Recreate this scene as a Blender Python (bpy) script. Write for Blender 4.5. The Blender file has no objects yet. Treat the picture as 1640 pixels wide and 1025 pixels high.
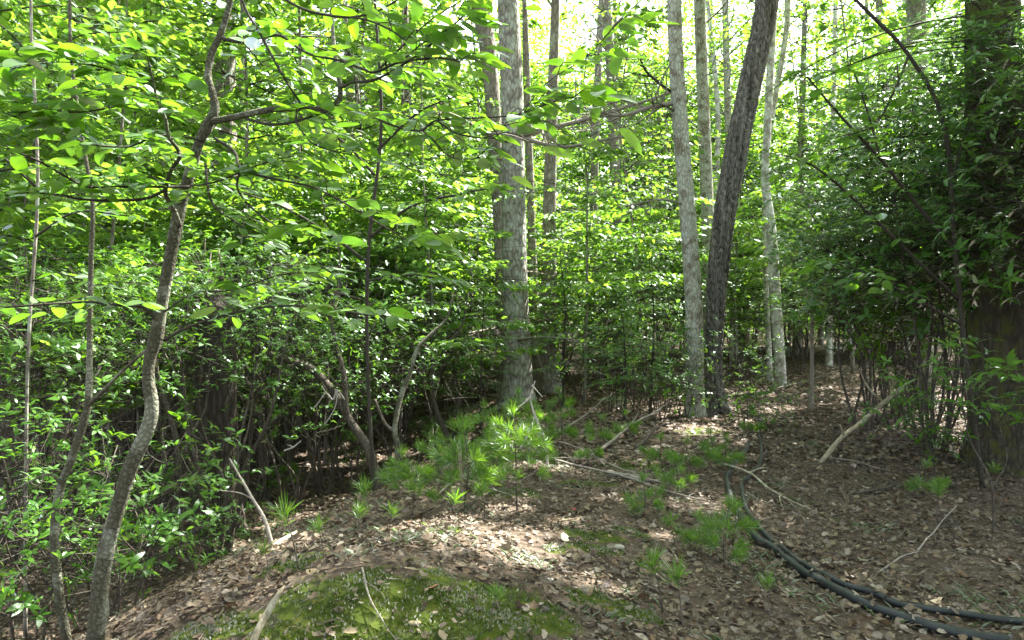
import bpy, math, random
import numpy as np
from mathutils import Vector, Matrix

rng = np.random.default_rng(11)
sc = bpy.context.scene
col = sc.collection

# ------------------------------------------------------------------ camera, sky, sun, exposure
F = 1170.0                      # focal length in photo pixels
CAMZ = 1.6
cam_d = bpy.data.cameras.new('camera')
cam = bpy.data.objects.new('camera', cam_d); col.objects.link(cam)
cam_d.angle = 2 * math.atan(820 / F)
cam_d.clip_start = 0.05; cam_d.clip_end = 2000
cam.location = (0, 0, CAMZ); cam.rotation_euler = (math.pi / 2, 0, 0)
sc.camera = cam

SUN = np.array([0.46, 0.44, 0.90]); SUN /= np.linalg.norm(SUN)
SUN_ELEV = math.asin(SUN[2]); SUN_AZ = math.atan2(SUN[0], SUN[1])
world = bpy.data.worlds.new('World'); sc.world = world; world.use_nodes = True
wn = world.node_tree.nodes; wn.clear()
sky = wn.new('ShaderNodeTexSky'); sky.sky_type = 'NISHITA'; sky.sun_disc = False
sky.sun_elevation = SUN_ELEV; sky.sun_rotation = SUN_AZ
sky.air_density = 1.0; sky.dust_density = 3.0; sky.ozone_density = 1.0
bg = wn.new('ShaderNodeBackground'); bg.inputs['Strength'].default_value = 0.10
wo = wn.new('ShaderNodeOutputWorld')
hz = wn.new('ShaderNodeHueSaturation'); hz.inputs['Saturation'].default_value = 0.45      # thin bright summer haze
world.node_tree.links.new(sky.outputs[0], hz.inputs['Color']); world.node_tree.links.new(hz.outputs[0], bg.inputs[0]); world.node_tree.links.new(bg.outputs[0], wo.inputs[0])
sd = bpy.data.lights.new('sun', 'SUN'); sd.energy = 5.0; sd.angle = math.radians(0.5); sd.color = (1.0, 0.955, 0.88)
sun = bpy.data.objects.new('sun', sd); col.objects.link(sun)
sun.rotation_euler = Vector(SUN.tolist()).to_track_quat('Z', 'Y').to_euler()
sun.location = (10, 10, 30)
sc.view_settings.view_transform = 'Standard'; sc.view_settings.look = 'None'
sc.view_settings.gamma = 1.0; sc.view_settings.use_curve_mapping = False
sc.view_settings.exposure = 3.12
sc.cycles.max_bounces = 7; sc.cycles.diffuse_bounces = 5; sc.cycles.glossy_bounces = 2
sc.cycles.transmission_bounces = 4; sc.cycles.transparent_max_bounces = 4
sc.cycles.sample_clamp_indirect = 6.0

# ------------------------------------------------------------------ numbers: noise, terrain, pixel -> place
class FNoise:
    """smooth value noise made of a few random waves"""
    def __init__(s, dim, freq, n=10, seed=0):
        r = np.random.default_rng(seed)
        s.k = r.normal(size=(n, dim)); s.k /= np.linalg.norm(s.k, axis=1, keepdims=True)
        s.k *= (freq * r.uniform(0.5, 1.7, (n, 1)) * 2 * math.pi)
        s.p = r.uniform(0, 6.283, n); s.n = n
    def __call__(s, p):
        p = np.asarray(p, float)
        return np.sin(p @ s.k.T + s.p).sum(-1) / math.sqrt(s.n) 

hn1 = FNoise(2, 0.12, seed=1); hn2 = FNoise(2, 0.7, seed=2); hn3 = FNoise(2, 2.2, seed=3)
def smooth(t):
    t = np.clip(t, 0, 1); return t * t * (3 - 2 * t)
def H(x, y):
    x = np.asarray(x, float); y = np.asarray(y, float)
    yy = np.clip(y - 3, 0, 7.2)
    xc = -1.75 + 0.10 * yy ** 1.55
    p = np.stack(np.broadcast_arrays(x, y), -1)
    h = -0.85 * smooth((xc + 0.1 - x) / 2.4) * (1 - 0.6 * smooth((y - 11) / 14))
    h = h + 0.20 * np.exp(-(((x + 0.5) / 1.7) ** 2 + ((y - 4.4) / 1.9) ** 2)) + 0.20 * np.exp(-(((x + 0.65) / 0.85) ** 2 + ((y - 3.7) / 0.85) ** 2))
    h = h + 0.10 * np.exp(-(((x - 0.2) / 0.8) ** 2 + ((y - 6.8) / 1.2) ** 2))
    h = h + 0.35 * smooth((x - 2.0) / 8) * smooth((y - 5) / 18)
    h = h + 0.06 * hn1(p) * smooth(y / 12) + 0.018 * hn2(p) + 0.007 * hn3(p)
    h = h + 2.5 * smooth((y - 30) / 120)
    return h
Hs = lambda x, y: float(H(x, y))
def PX(px, py, d):                       # the place seen at a photo pixel, d metres ahead
    return np.array([(px - 820) / F * d, d, CAMZ + (512.5 - py) / F * d])
def G(px, py, lift=0.0):                 # where the ray through a photo pixel meets the ground
    d = 1.5
    while d < 60:
        p = PX(px, py, d)
        if p[2] < Hs(p[0], p[1]): break
        d += 0.04
    p = PX(px, py, d); p[2] = Hs(p[0], p[1]) + lift
    return p
def at(px, d):                           # ground place under an image column at depth d
    x = (px - 820) / F * d
    return np.array([x, d, Hs(x, d)])

# sunlit openings: places on the ground the sun reaches (x, y, radius)
SPOTS = []
def spot(px, py, r):
    p = G(px, py); SPOTS.append((p[0], p[1], p[2], r))
for a in [(790, 870, .36), (760, 850, .36), (700, 850, .30), (740, 830, .2), (800, 820, .2), (830, 895, .2), (870, 855, .18), (640, 850, .16), (900, 840, .16), (985, 800, .15), (930, 930, .12), (980, 950, .12),
          (880, 750, .3), (820, 745, .25), (440, 880, .22), (375, 880, .2), (600, 735, .8), (700, 738, .5), (540, 735, .7), (1120, 690, .45), (1150, 655, .4), (1250, 655, .35), (1230, 610, .6), (1370, 640, .3),
          (1500, 680, .6), (1540, 665, .5), (1540, 705, .45), (1430, 690, .3), (1520, 725, .25), (1300, 700, .2), (1390, 600, .8), (1350, 600, .6), (1060, 860, .12), (1370, 930, .10), (1500, 975, .10), (1560, 925, .07)]:
    spot(*a)
for p, r in [(PX(238, 620, 3.5), .22), (PX(160, 930, 3.3), .12), (PX(860, 380, 14.5), .5), (PX(1240, 420, 16), .6), (PX(680, 700, 8), .22), (PX(830, 660, 9), .3), (PX(1145, 630, 11), .3)]:
    SPOTS.append((p[0], p[1], p[2], r))
SP = np.array(SPOTS)
gapn = FNoise(2, 1.2, seed=9)
SUN_CUTS = [(1.5, 15, 1.5, 2.6), (-2.8, 11.5, 2.0, 2.4), (-4.6, 9.0, 1.8, 1.8), (4.5, 18.5, 2, 3.0), (-1, 18, 2, 3), (-6.5, 15, 2, 3), (3.5, 23, 2, 3.5), (9, 23, 2, 3.5), (-4, 23, 3, 3.5), (-3.2, 5.6, .5, .9), (4.3, 7.6, 3.2, 1.2), (5.6, 10.5, 3, 1.5)]
thin = FNoise(2, .55, seed=10)
def keep(w, big=True):
    """True for points of foliage that do not stand in the sun's way to an opening"""
    ok = np.ones(len(w), bool)
    for x, y, z, r in SP:
        t = (w[:, 2] - z) / SUN[2]
        gx = w[:, 0] - SUN[0] * t - x; gy = w[:, 1] - SUN[1] * t - y
        rr = r * (1 + 0.3 * gapn(np.stack([gx * 2 / r * .4, gy * 2 / r * .4], -1)))
        ok &= ~((gx * gx + gy * gy < rr * rr * 1.25) & (t > 0))
    if big:
        fuzz = np.abs(w[:, 0] * 977.1 % 1) * 3 - 1.5 + .8 * thin(w[:, :2] * 2)
        for x, y, z, r in SUN_CUTS:              # wider breaks cut into the high canopy to brighten the trees below
            t = (w[:, 2] - z) / SUN[2]
            gx = w[:, 0] - SUN[0] * t - x; gy = w[:, 1] - SUN[1] * t - y
            rr = r * (1 + 0.25 * gapn(np.stack([gx * .5, gy * .5], -1)))
            ok &= ~((gx * gx + gy * gy < rr * rr) & (t > 3.2 + fuzz) & (thin(np.stack([gx, gy], -1)) > -.75))
    return ok

# ------------------------------------------------------------------ mesh helpers
def mesh_np(name, verts, polys, mat=None, rnd=None, uv=None, smooth_=False):
    """polys: list of (n,k) index arrays"""
    me = bpy.data.meshes.new(name)
    verts = np.asarray(verts, np.float32)
    me.vertices.add(len(verts)); me.vertices.foreach_set('co', verts.ravel())
    li = np.concatenate([p.ravel() for p in polys]).astype(np.int32)
    tot = np.concatenate([np.full(len(p), p.shape[1]) for p in polys]).astype(np.int32)
    st = np.concatenate([[0], np.cumsum(tot)[:-1]]).astype(np.int32)
    me.loops.add(len(li)); me.loops.foreach_set('vertex_index', li)
    me.polygons.add(len(tot)); me.polygons.foreach_set('loop_start', st); me.polygons.foreach_set('loop_total', tot)
    if rnd is not None:
        a = me.attributes.new('rnd', 'FLOAT', 'POINT'); a.data.foreach_set('value', np.asarray(rnd, np.float32))
    if uv is not None:
        u = me.uv_layers.new(name='UVMap'); u.data.foreach_set('uv', np.asarray(uv, np.float32)[li].ravel())
    me.update(calc_edges=True)
    if smooth_: me.polygons.foreach_set('use_smooth', np.ones(len(tot), bool))
    if mat: me.materials.append(mat)
    return me

class MB:
    """collects pieces into one mesh"""
    def __init__(s): s.v = []; s.q = []; s.t = []; s.r = []; s.u = []; s.n = 0
    def add(s, v, tris=None, quads=None, rnd=None, uv=None):
        v = np.asarray(v, float)
        if tris is not None and len(tris): s.t.append(np.asarray(tris) + s.n)
        if quads is not None and len(quads): s.q.append(np.asarray(quads) + s.n)
        s.v.append(v); s.r.append(np.zeros(len(v)) if rnd is None else np.broadcast_to(rnd, (len(v),)))
        s.u.append(np.zeros((len(v), 2)) if uv is None else uv); s.n += len(v)
    def mesh(s, name, mat=None, smooth_=False):
        polys = []
        if s.t: polys.append(np.concatenate(s.t))
        if s.q: polys.append(np.concatenate(s.q))
        return mesh_np(name, np.concatenate(s.v), polys, mat, np.concatenate(s.r), np.concatenate(s.u), smooth_)

def resample(pts, n):
    """smooth curve through points (Catmull-Rom), n points; columns beyond 3 ride along"""
    P = np.asarray(pts, float); m = len(P)
    if m == 2:
        t = np.linspace(0, 1, n)[:, None]; return P[0] * (1 - t) + P[1] * t
    E = np.vstack([2 * P[0] - P[1], P, 2 * P[-1] - P[-2]])
    t = np.linspace(0, m - 1 - 1e-6, n); i = t.astype(int); f = (t - i)[:, None]
    a, b, c, d = E[i], E[i + 1], E[i + 2], E[i + 3]
    return 0.5 * (2 * b + (c - a) * f + (2 * a - 5 * b + 4 * c - d) * f ** 2 + (3 * b - a - 3 * c + d) * f ** 3)

def tube(C, R, sides, disp=None, cap=True):
    """skin round centre line C (n,3) with radii R; returns verts, quads, tris, uv"""
    C = np.asarray(C, float); R = np.broadcast_to(np.asarray(R, float), (len(C),)); n = len(C)
    T = np.gradient(C, axis=0); T /= np.linalg.norm(T, axis=1, keepdims=True) + 1e-9
    a = np.array([1.0, 0, 0]) if abs(T[0][0]) < 0.8 else np.array([0, 1.0, 0])
    U = np.zeros_like(C)
    u = a - T[0] * (a @ T[0]); u /= np.linalg.norm(u); U[0] = u
    for i in range(1, n):
        u = U[i - 1] - T[i] * (U[i - 1] @ T[i]); U[i] = u / (np.linalg.norm(u) + 1e-9)
    V = np.cross(T, U)
    th = np.arange(sides) / sides * 2 * math.pi
    L = np.concatenate([[0], np.cumsum(np.linalg.norm(np.diff(C, axis=0), axis=1))])
    r = np.repeat(R[:, None], sides, 1)
    if disp is not None: r = r * (1 + disp(np.broadcast_to(th, (n, sides)), np.broadcast_to(L[:, None], (n, sides))))
    v = C[:, None] + r[..., None] * (np.cos(th)[None, :, None] * U[:, None] + np.sin(th)[None, :, None] * V[:, None])
    v = v.reshape(-1, 3)
    i, j = np.meshgrid(np.arange(n - 1), np.arange(sides), indexing='ij'); j2 = (j + 1) % sides
    q = np.stack([i * sides + j, i * sides + j2, (i + 1) * sides + j2, (i + 1) * sides + j], -1).reshape(-1, 4)
    t = np.zeros((0, 3), int)
    if cap:
        v = np.vstack([v, C[0], C[-1]]); k = np.arange(sides); k2 = (k + 1) % sides; e = (n - 1) * sides
        t = np.vstack([np.stack([k2, k, np.full(sides, n * sides)], -1), np.stack([e + k, e + k2, np.full(sides, n * sides + 1)], -1)])
    uv = np.zeros((len(v), 2))
    return v, q, t, uv

def add_tube(mb, C, R, sides, **k):
    v, q, t, uv = tube(C, R, sides, **k); mb.add(v, t, q, rnd=rng.random())
def add_furrowed(mb, C, R, sides, disp):
    v, q, t, uv = tube(C, R, sides, disp=disp); C = np.asarray(C); n = len(C); th = np.arange(sides) / sides * 2 * math.pi
    L = np.concatenate([[0], np.cumsum(np.linalg.norm(np.diff(C, axis=0), axis=1))])
    d = disp(np.broadcast_to(th, (n, sides)), np.broadcast_to(L[:, None], (n, sides))).ravel()
    d = (d - d.min()) / (d.max() - d.min()); mb.add(v, t, q, rnd=np.concatenate([d, [0, 0]]))

# ---- leaf templates: length 1 along +Y, face up +Z
def leaf_tpl(rows, width, fold, droop, prof):
    vs, uv = [], []
    for r in rows:
        w = width * .5 * prof(r); z = -droop * r * r
        vs += [(-w, r, z + fold * w), (0, r, z), (w, r, z + fold * w)]; uv += [(0, r), (.5, r), (1, r)]
    t = []
    for i in range(len(rows) - 1):
        a = i * 3
        for b in (a, a + 1): t += [(b, b + 1, b + 4), (b, b + 4, b + 3)]
    return np.array(vs), np.array(t), np.array(uv)
ovate = lambda r: max(0.02, 1.92 * r ** .55 * (1 - r) ** .72)
obov = lambda r: max(0.02, math.sin(math.pi * r ** 1.25) ** 0.8)
def hexleaf(width, fold, droop, wide=.42):
    v = np.array([(0, 0, 0), (-width * .45, wide * .75, fold * width * .4), (width * .45, wide * .75, fold * width * .4),
                  (-width * .42, wide * 1.55, fold * width * .35 - droop * .4), (width * .42, wide * 1.55, fold * width * .35 - droop * .4), (0, 1, -droop)])
    return v, np.array([(0, 2, 1), (1, 2, 4), (1, 4, 3), (3, 4, 5)]), np.array([(.5, 0), (0, .3), (1, .3), (0, .65), (1, .65), (.5, 1)])
def kite(width, fold, droop):
    v = np.array([(0, 0, 0), (-width * .5, .45, fold * width * .5), (width * .5, .45, fold * width * .5), (0, 1, -droop)])
    return v, np.array([(0, 3, 1), (0, 2, 3)]), np.array([(.5, 0), (0, .4), (1, .4), (.5, 1)])

def unit(v): return v / (np.linalg.norm(v, axis=-1, keepdims=True) + 1e-9)
def put(mb, tpl, pos, d, nrm, size, rnd=None, wscale=None):
    """copies of a leaf template at pos with axis d and face nrm"""
    tv, tt, tu = tpl; n = len(pos)
    if n == 0: return
    y = unit(d); z = unit(nrm - y * (nrm * y).sum(-1, keepdims=True)); x = np.cross(y, z)
    size = np.broadcast_to(size, (n,))[:, None, None]
    L = tv[None] * size
    if wscale is not None: L = L * np.stack([wscale, np.ones(n), np.ones(n)], -1)[:, None]
    v = pos[:, None] + L[..., 0:1] * x[:, None] + L[..., 1:2] * y[:, None] + L[..., 2:3] * z[:, None]
    k = len(tv)
    t = (tt[None] + (np.arange(n) * k)[:, None, None]).reshape(-1, 3)
    r = rng.random(n) if rnd is None else rnd
    mb.add(v.reshape(-1, 3), tris=t, rnd=np.repeat(r, k), uv=np.tile(tu, (n, 1)))

def thing(name, label, cat, loc=(0, 0, 0), rz=0, group=None, s=1.0):
    o = bpy.data.objects.new(name, None); col.objects.link(o); o.empty_display_size = .1
    o.location = tuple(float(a) for a in loc); o.rotation_euler = (0, 0, rz); o.scale = (s, s, s)
    o['label'] = label; o['category'] = cat
    if group: o['group'] = group
    return o
def part(name, me, parent, kind=None, label=None):
    o = bpy.data.objects.new(name, me); col.objects.link(o); o.parent = parent
    if kind: o['kind'] = kind
    if label: o['label'] = label
    return o
def single(name, me, label, cat, loc=(0, 0, 0), group=None):
    o = bpy.data.objects.new(name, me); col.objects.link(o); o.location = tuple(float(a) for a in loc)
    o['label'] = label; o['category'] = cat
    if group: o['group'] = group
    return o
def setting(name, me, kind='structure', parent=None):
    o = bpy.data.objects.new(name, me); col.objects.link(o); o['kind'] = kind; o.parent = parent
    return o
def dup(root, loc, rz, label, group=None, s=1.0, tilt=(0, 0)):
    r = root.copy(); col.objects.link(r); r.location = tuple(float(a) for a in loc); r.rotation_euler = (tilt[0], tilt[1], rz); r.scale = (s, s, s)
    r['label'] = label
    if group: r['group'] = group
    for ch in list(root.children):
        c = ch.copy(); col.objects.link(c); c.parent = r
    return r
def carve(root):
    bpy.context.view_layer.update()
    M_ = Matrix.Translation(root.location) @ root.rotation_euler.to_matrix().to_4x4() @ Matrix.Scale(root.scale[0], 4)
    R_ = np.array(M_)
    for c in list(root.children):
        if c.name.split('.')[0] not in ('foliage', 'crown'): continue
        me = c.data; nv = len(me.vertices); co = np.empty(nv * 3, np.float32); me.vertices.foreach_get('co', co); co = co.reshape(-1, 3)
        k = 4 if root.name.startswith('hemlock') else 6
        if nv % k: continue
        w = co @ R_[:3, :3].T + R_[:3, 3]; ctr = w.reshape(-1, k, 3).mean(1); ok = keep(ctr)
        if (~ok).sum() < 30: continue
        tpl = np.array([(0, 2, 1), (1, 2, 4), (1, 4, 3), (3, 4, 5)]) if k == 6 else np.array([(0, 3, 1), (0, 2, 3)])
        rn = np.empty(nv, np.float32); me.attributes['rnd'].data.foreach_get('value', rn)
        v = co.reshape(-1, k, 3)[ok]; n = len(v); t = (tpl[None] + (np.arange(n) * k)[:, None, None]).reshape(-1, 3)
        c.data = mesh_np(me.name, v.reshape(-1, 3), [t], me.materials[0], rn.reshape(-1, k)[ok].ravel())
CARVED = []
class Maker:
    """first use moves the prototype itself, later uses copy it"""
    def __init__(s, fn): s.fn = fn; s.root = None
    def place(s, loc, rz, label, group=None, scale=1.0, tilt=(0, 0)):
        if s.root is None:
            s.root = s.fn(); o = s.root
            o.location = tuple(float(a) for a in loc); o.rotation_euler = (tilt[0], tilt[1], rz); o.scale = (scale,) * 3
            o['label'] = label
            if group: o['group'] = group
            CARVED.append(o); return o
        if group is None and 'group' in s.root: pass
        o = dup(s.root, loc, rz, label, group, scale, tilt)
        if group is None and 'group' in o: del o['group']
        CARVED.append(o); return o

# ------------------------------------------------------------------ materials
def nt(name):
    m = bpy.data.materials.new(name); m.use_nodes = True; n = m.node_tree; n.nodes.clear(); return m, n
def ramp(n, fac, stops, interp='LINEAR'):
    r = n.nodes.new('ShaderNodeValToRGB'); r.color_ramp.interpolation = interp
    e = r.color_ramp.elements
    while len(e) < len(stops): e.new(0.5)
    for i, (p, c) in enumerate(stops): e[i].position = p; e[i].color = (*c, 1)
    n.links.new(fac, r.inputs[0]); return r.outputs[0]
def math_(n, op, a, b=None, clamp=False):
    m = n.nodes.new('ShaderNodeMath'); m.operation = op; m.use_clamp = clamp
    for i, v in enumerate((a, b)):
        if v is None: continue
        if isinstance(v, (int, float)): m.inputs[i].default_value = v
        else: n.links.new(v, m.inputs[i])
    return m.outputs[0]
def mixc(n, fac, a, b, mode='MIX'):
    m = n.nodes.new('ShaderNodeMix'); m.data_type = 'RGBA'; m.blend_type = mode
    for k, v in ((0, fac), (6, a), (7, b)):
        if isinstance(v, (int, float)): m.inputs[k].default_value = v
        elif isinstance(v, tuple): m.inputs[k].default_value = (*v, 1)
        else: n.links.new(v, m.inputs[k])
    return m.outputs[2]
def rnd_value(n):
    a = n.nodes.new('ShaderNodeAttribute'); a.attribute_name = 'rnd'
    o = n.nodes.new('ShaderNodeObjectInfo')
    return math_(n, 'FRACT', math_(n, 'ADD', a.outputs['Fac'], o.outputs['Random'])), o.outputs['Random']

def leaf_mat(name, cols, trans, tmix=0.45, gloss=0.35, rough=0.4, veins=False, under=.35):
    """cols: upper-face colours across leaves; trans: colour of light coming through"""
    m, n = nt(name)
    f, orand = rnd_value(n)
    k = len(cols)
    c = ramp(n, f, [(i / max(1, k - 1), cc) for i, cc in enumerate(cols)])
    tc = ramp(n, f, [(i / max(1, len(trans) - 1), cc) for i, cc in enumerate(trans)])
    geo = n.nodes.new('ShaderNodeNewGeometry')
    tx = n.nodes.new('ShaderNodeTexNoise'); tx.inputs['Scale'].default_value = 30; tx.inputs['Detail'].default_value = 2
    n.links.new(geo.outputs['Position'], tx.inputs['Vector'])
    if veins:
        uv = n.nodes.new('ShaderNodeUVMap'); sp = n.nodes.new('ShaderNodeSeparateXYZ'); n.links.new(uv.outputs[0], sp.inputs[0])
        ax = math_(n, 'ABSOLUTE', math_(n, 'SUBTRACT', sp.outputs[0], .5))
        mid = math_(n, 'LESS_THAN', ax, .025)
        w = math_(n, 'FRACT', math_(n, 'MULTIPLY', math_(n, 'SUBTRACT', sp.outputs[1], math_(n, 'MULTIPLY', ax, .35)), 9.0))
        side = math_(n, 'MULTIPLY', math_(n, 'LESS_THAN', w, .09), .55)
        vein = math_(n, 'MAXIMUM', mid, side)
        sp_ = n.nodes.new('ShaderNodeTexNoise'); sp_.inputs['Scale'].default_value = 70; sp_.inputs['Detail'].default_value = 1; n.links.new(geo.outputs['Position'], sp_.inputs['Vector'])
        blem = ramp(n, sp_.outputs[0], [(.70, (0, 0, 0)), (.74, (1, 1, 1))])
        c = mixc(n, blem, c, (.07, .045, .015)); tc = mixc(n, blem, tc, (.10, .06, .01))
        c = mixc(n, math_(n, 'MULTIPLY', vein, .5), c, (.12, .2, .05))
        tc = mixc(n, math_(n, 'MULTIPLY', vein, .35), tc, (.05, .10, .01))
    c = mixc(n, math_(n, 'MULTIPLY', tx.outputs[0], .5), c, mixc(n, 1.0, c, (.55, .6, .5), 'MULTIPLY'))
    # underside paler
    c2 = mixc(n, geo.outputs['Backfacing'], c, mixc(n, under, c, (.12, .17, .09)))
    d = n.nodes.new('ShaderNodeBsdfDiffuse'); n.links.new(c2, d.inputs[0])
    t = n.nodes.new('ShaderNodeBsdfTranslucent'); n.links.new(tc, t.inputs[0])
    mx = n.nodes.new('ShaderNodeMixShader'); mx.inputs[0].default_value = tmix
    n.links.new(d.outputs[0], mx.inputs[1]); n.links.new(t.outputs[0], mx.inputs[2])
    g = n.nodes.new('ShaderNodeBsdfGlossy'); g.inputs['Roughness'].default_value = rough; g.inputs[0].default_value = (.9, .95, 1, 1)
    fr = n.nodes.new('ShaderNodeFresnel'); fr.inputs[0].default_value = 1.42
    m2 = n.nodes.new('ShaderNodeMixShader'); n.links.new(math_(n, 'MULTIPLY', fr.outputs[0], gloss), m2.inputs[0])
    n.links.new(mx.outputs[0], m2.inputs[1]); n.links.new(g.outputs[0], m2.inputs[2])
    o = n.nodes.new('ShaderNodeOutputMaterial'); n.links.new(m2.outputs[0], o.inputs[0])
    return m

def bark_mat(name, dark, light, zs=.18, scale=22, furrow=.5, lichen=None, lichen_amt=.5, bump=.6, moss=None, band=0.0, tubes=False):
    m, n = nt(name)
    tc = n.nodes.new('ShaderNodeTexCoord'); mp = n.nodes.new('ShaderNodeMapping'); mp.inputs['Scale'].default_value = (1, 1, zs)
    n.links.new(tc.outputs['Object'], mp.inputs[0])
    no = n.nodes.new('ShaderNodeTexNoise'); no.inputs['Scale'].default_value = 3; no.inputs['Detail'].default_value = 4
    n.links.new(mp.outputs[0], no.inputs['Vector'])
    wv = n.nodes.new('ShaderNodeVectorMath'); wv.operation = 'MULTIPLY_ADD'; wv.inputs[1].default_value = (.06, .06, .06)
    n.links.new(no.outputs['Color'], wv.inputs[0]); n.links.new(mp.outputs[0], wv.inputs[2])
    vo = n.nodes.new('ShaderNodeTexVoronoi'); vo.feature = 'DISTANCE_TO_EDGE'; vo.inputs['Scale'].default_value = scale
    n.links.new(wv.outputs[0], vo.inputs['Vector'])
    fine = n.nodes.new('ShaderNodeTexNoise'); fine.inputs['Scale'].default_value = scale * 2.5; fine.inputs['Detail'].default_value = 6; fine.inputs['Roughness'].default_value = .7
    n.links.new(mp.outputs[0], fine.inputs['Vector'])
    crack = math_(n, 'MULTIPLY', vo.outputs['Distance'], 4.0, True)
    h = math_(n, 'ADD', math_(n, 'MULTIPLY', crack, furrow), math_(n, 'MULTIPLY', fine.outputs[0], 1 - furrow * .5))
    c = ramp(n, h, [(.15, dark), (.85, light)])
    if band:
        at_ = n.nodes.new('ShaderNodeAttribute'); at_.attribute_name = 'rnd'
        c = mixc(n, ramp(n, math_(n, 'ADD', at_.outputs['Fac'], math_(n, 'MULTIPLY', math_(n, 'SUBTRACT', fine.outputs[0], .5), .3)), [(.20, (0, 0, 0)), (.75, (1, 1, 1))]), dark, c)
    big = n.nodes.new('ShaderNodeTexNoise'); big.inputs['Scale'].default_value = 5; big.inputs['Detail'].default_value = 5; big.inputs['Roughness'].default_value = .65
    n.links.new(tc.outputs['Object'], big.inputs['Vector'])
    if lichen:
        lm = ramp(n, big.outputs[0], [(.62 - lichen_amt * .28, (0, 0, 0)), (.70 - lichen_amt * .28, (1, 1, 1))])
        lm = math_(n, 'MULTIPLY', lm, math_(n, 'ADD', .4, math_(n, 'MULTIPLY', crack, .6)))
        c = mixc(n, lm, c, lichen)
    if moss:
        b2 = n.nodes.new('ShaderNodeTexNoise'); b2.inputs['Scale'].default_value = 7; b2.inputs['Detail'].default_value = 6
        n.links.new(tc.outputs['Object'], b2.inputs['Vector'])
        c = mixc(n, ramp(n, b2.outputs[0], [(.48, (0, 0, 0)), (.62, (1, 1, 1))]), c, moss)
    b = n.nodes.new('ShaderNodeBsdfPrincipled'); n.links.new(c, b.inputs['Base Color']); b.inputs['Roughness'].default_value = .9
    b.inputs['Specular IOR Level'].default_value = .2
    bp = n.nodes.new('ShaderNodeBump'); bp.inputs['Strength'].default_value = bump; bp.inputs['Distance'].default_value = .02
    n.links.new(h, bp.inputs['Height']); n.links.new(bp.outputs[0], b.inputs['Normal'])
    o = n.nodes.new('ShaderNodeOutputMaterial'); n.links.new(b.outputs[0], o.inputs[0])
    return m

def plain_mat(name, cols, rough=.85, scale=40, spec=.2):
    m, n = nt(name); f, orand = rnd_value(n)
    c = ramp(n, f, [(i / max(1, len(cols) - 1), cc) for i, cc in enumerate(cols)])
    geo = n.nodes.new('ShaderNodeNewGeometry'); tx = n.nodes.new('ShaderNodeTexNoise'); tx.inputs['Scale'].default_value = scale; tx.inputs['Detail'].default_value = 4
    n.links.new(geo.outputs['Position'], tx.inputs['Vector'])
    c = mixc(n, tx.outputs[0], c, mixc(n, 1.0, c, (.45, .45, .45), 'MULTIPLY'))
    b = n.nodes.new('ShaderNodeBsdfPrincipled'); n.links.new(c, b.inputs['Base Color']); b.inputs['Roughness'].default_value = rough
    b.inputs['Specular IOR Level'].default_value = spec
    o = n.nodes.new('ShaderNodeOutputMaterial'); n.links.new(b.outputs[0], o.inputs[0]); return m

YG = [(.21, .42, .025), (.27, .47, .03), (.16, .37, .03), (.32, .49, .03)]
M = {}
M['sap_leaf'] = leaf_mat('sapling_leaf', [(.045, .115, .006), (.06, .14, .006), (.04, .10, .008)], [(.15, .36, .010), (.22, .43, .012), (.12, .32, .012), (.18, .40, .010)], .52, .35, .4, veins=True)
M['under_leaf'] = leaf_mat('understory_leaf', [(.065, .155, .010), (.085, .175, .010), (.055, .135, .012), (.10, .19, .010)], YG, .55, .3, .45)
M['far_leaf'] = leaf_mat('far_leaf', [(.075, .165, .014), (.095, .185, .016), (.07, .15, .014)], YG, .55, .25, .5)
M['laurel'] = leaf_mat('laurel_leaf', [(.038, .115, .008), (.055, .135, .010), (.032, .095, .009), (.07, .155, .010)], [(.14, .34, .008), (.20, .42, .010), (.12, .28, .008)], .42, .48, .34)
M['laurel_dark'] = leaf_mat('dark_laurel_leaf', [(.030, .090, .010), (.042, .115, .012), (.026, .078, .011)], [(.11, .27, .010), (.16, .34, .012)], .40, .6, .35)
M['hemlock'] = leaf_mat('hemlock_needle', [(.030, .095, .014), (.042, .115, .016), (.028, .085, .016)], [(.10, .25, .012), (.15, .32, .012)], .4, .3, .45)
M['pine'] = leaf_mat('pine_needle', [(.065, .15, .016), (.08, .17, .02), (.05, .13, .018), (.09, .16, .02), (.075, .15, .02), (.06, .14, .02), (.14, .085, .03)], [(.16, .36, .016), (.22, .42, .02)], .42, .12, .5)
M['grass'] = leaf_mat('grass_blade', [(.06, .13, .01), (.08, .15, .01)], [(.14, .30, .01)], .4, .1, .5)
M['moss'] = leaf_mat('moss', [(.028, .050, .004), (.050, .078, .005), (.020, .038, .005), (.085, .10, .008)], [(.08, .13, .006)], .25, 0.0, .6, under=0.0)
M['pine_bark'] = bark_mat('grey_pine_bark', (.05, .045, .038), (.27, .25, .22), .35, 14, .55, (.36, .38, .33), .55, .9)
M['oak_bark'] = bark_mat('furrowed_oak_bark', (.022, .019, .016), (.25, .235, .21), .16, 26, .35, None, .35, .6, band=1)
M['lichen_bark'] = bark_mat('lichened_bark', (.06, .05, .035), (.22, .20, .15), .4, 22, .5, (.38, .40, .34), .75, .8)
M['pale_bark'] = bark_mat('pale_patchy_bark', (.13, .12, .09), (.33, .32, .28), .6, 14, .3, (.55, .56, .52), .6, .4)
M['grey_bark'] = bark_mat('grey_bark', (.06, .05, .04), (.22, .20, .17), .25, 18, .5, (.3, .32, .27), .35, .7)
M['hemlock_bark'] = bark_mat('hemlock_bark', (.014, .012, .009), (.052, .043, .033), .2, 20, .55, None, .5, 1.0)
M['mossy_hemlock_bark'] = bark_mat('mossy_hemlock_bark', (.014, .012, .009), (.058, .050, .034), .2, 20, .5, None, .5, 1.0, (.055, .06, .016))
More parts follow.
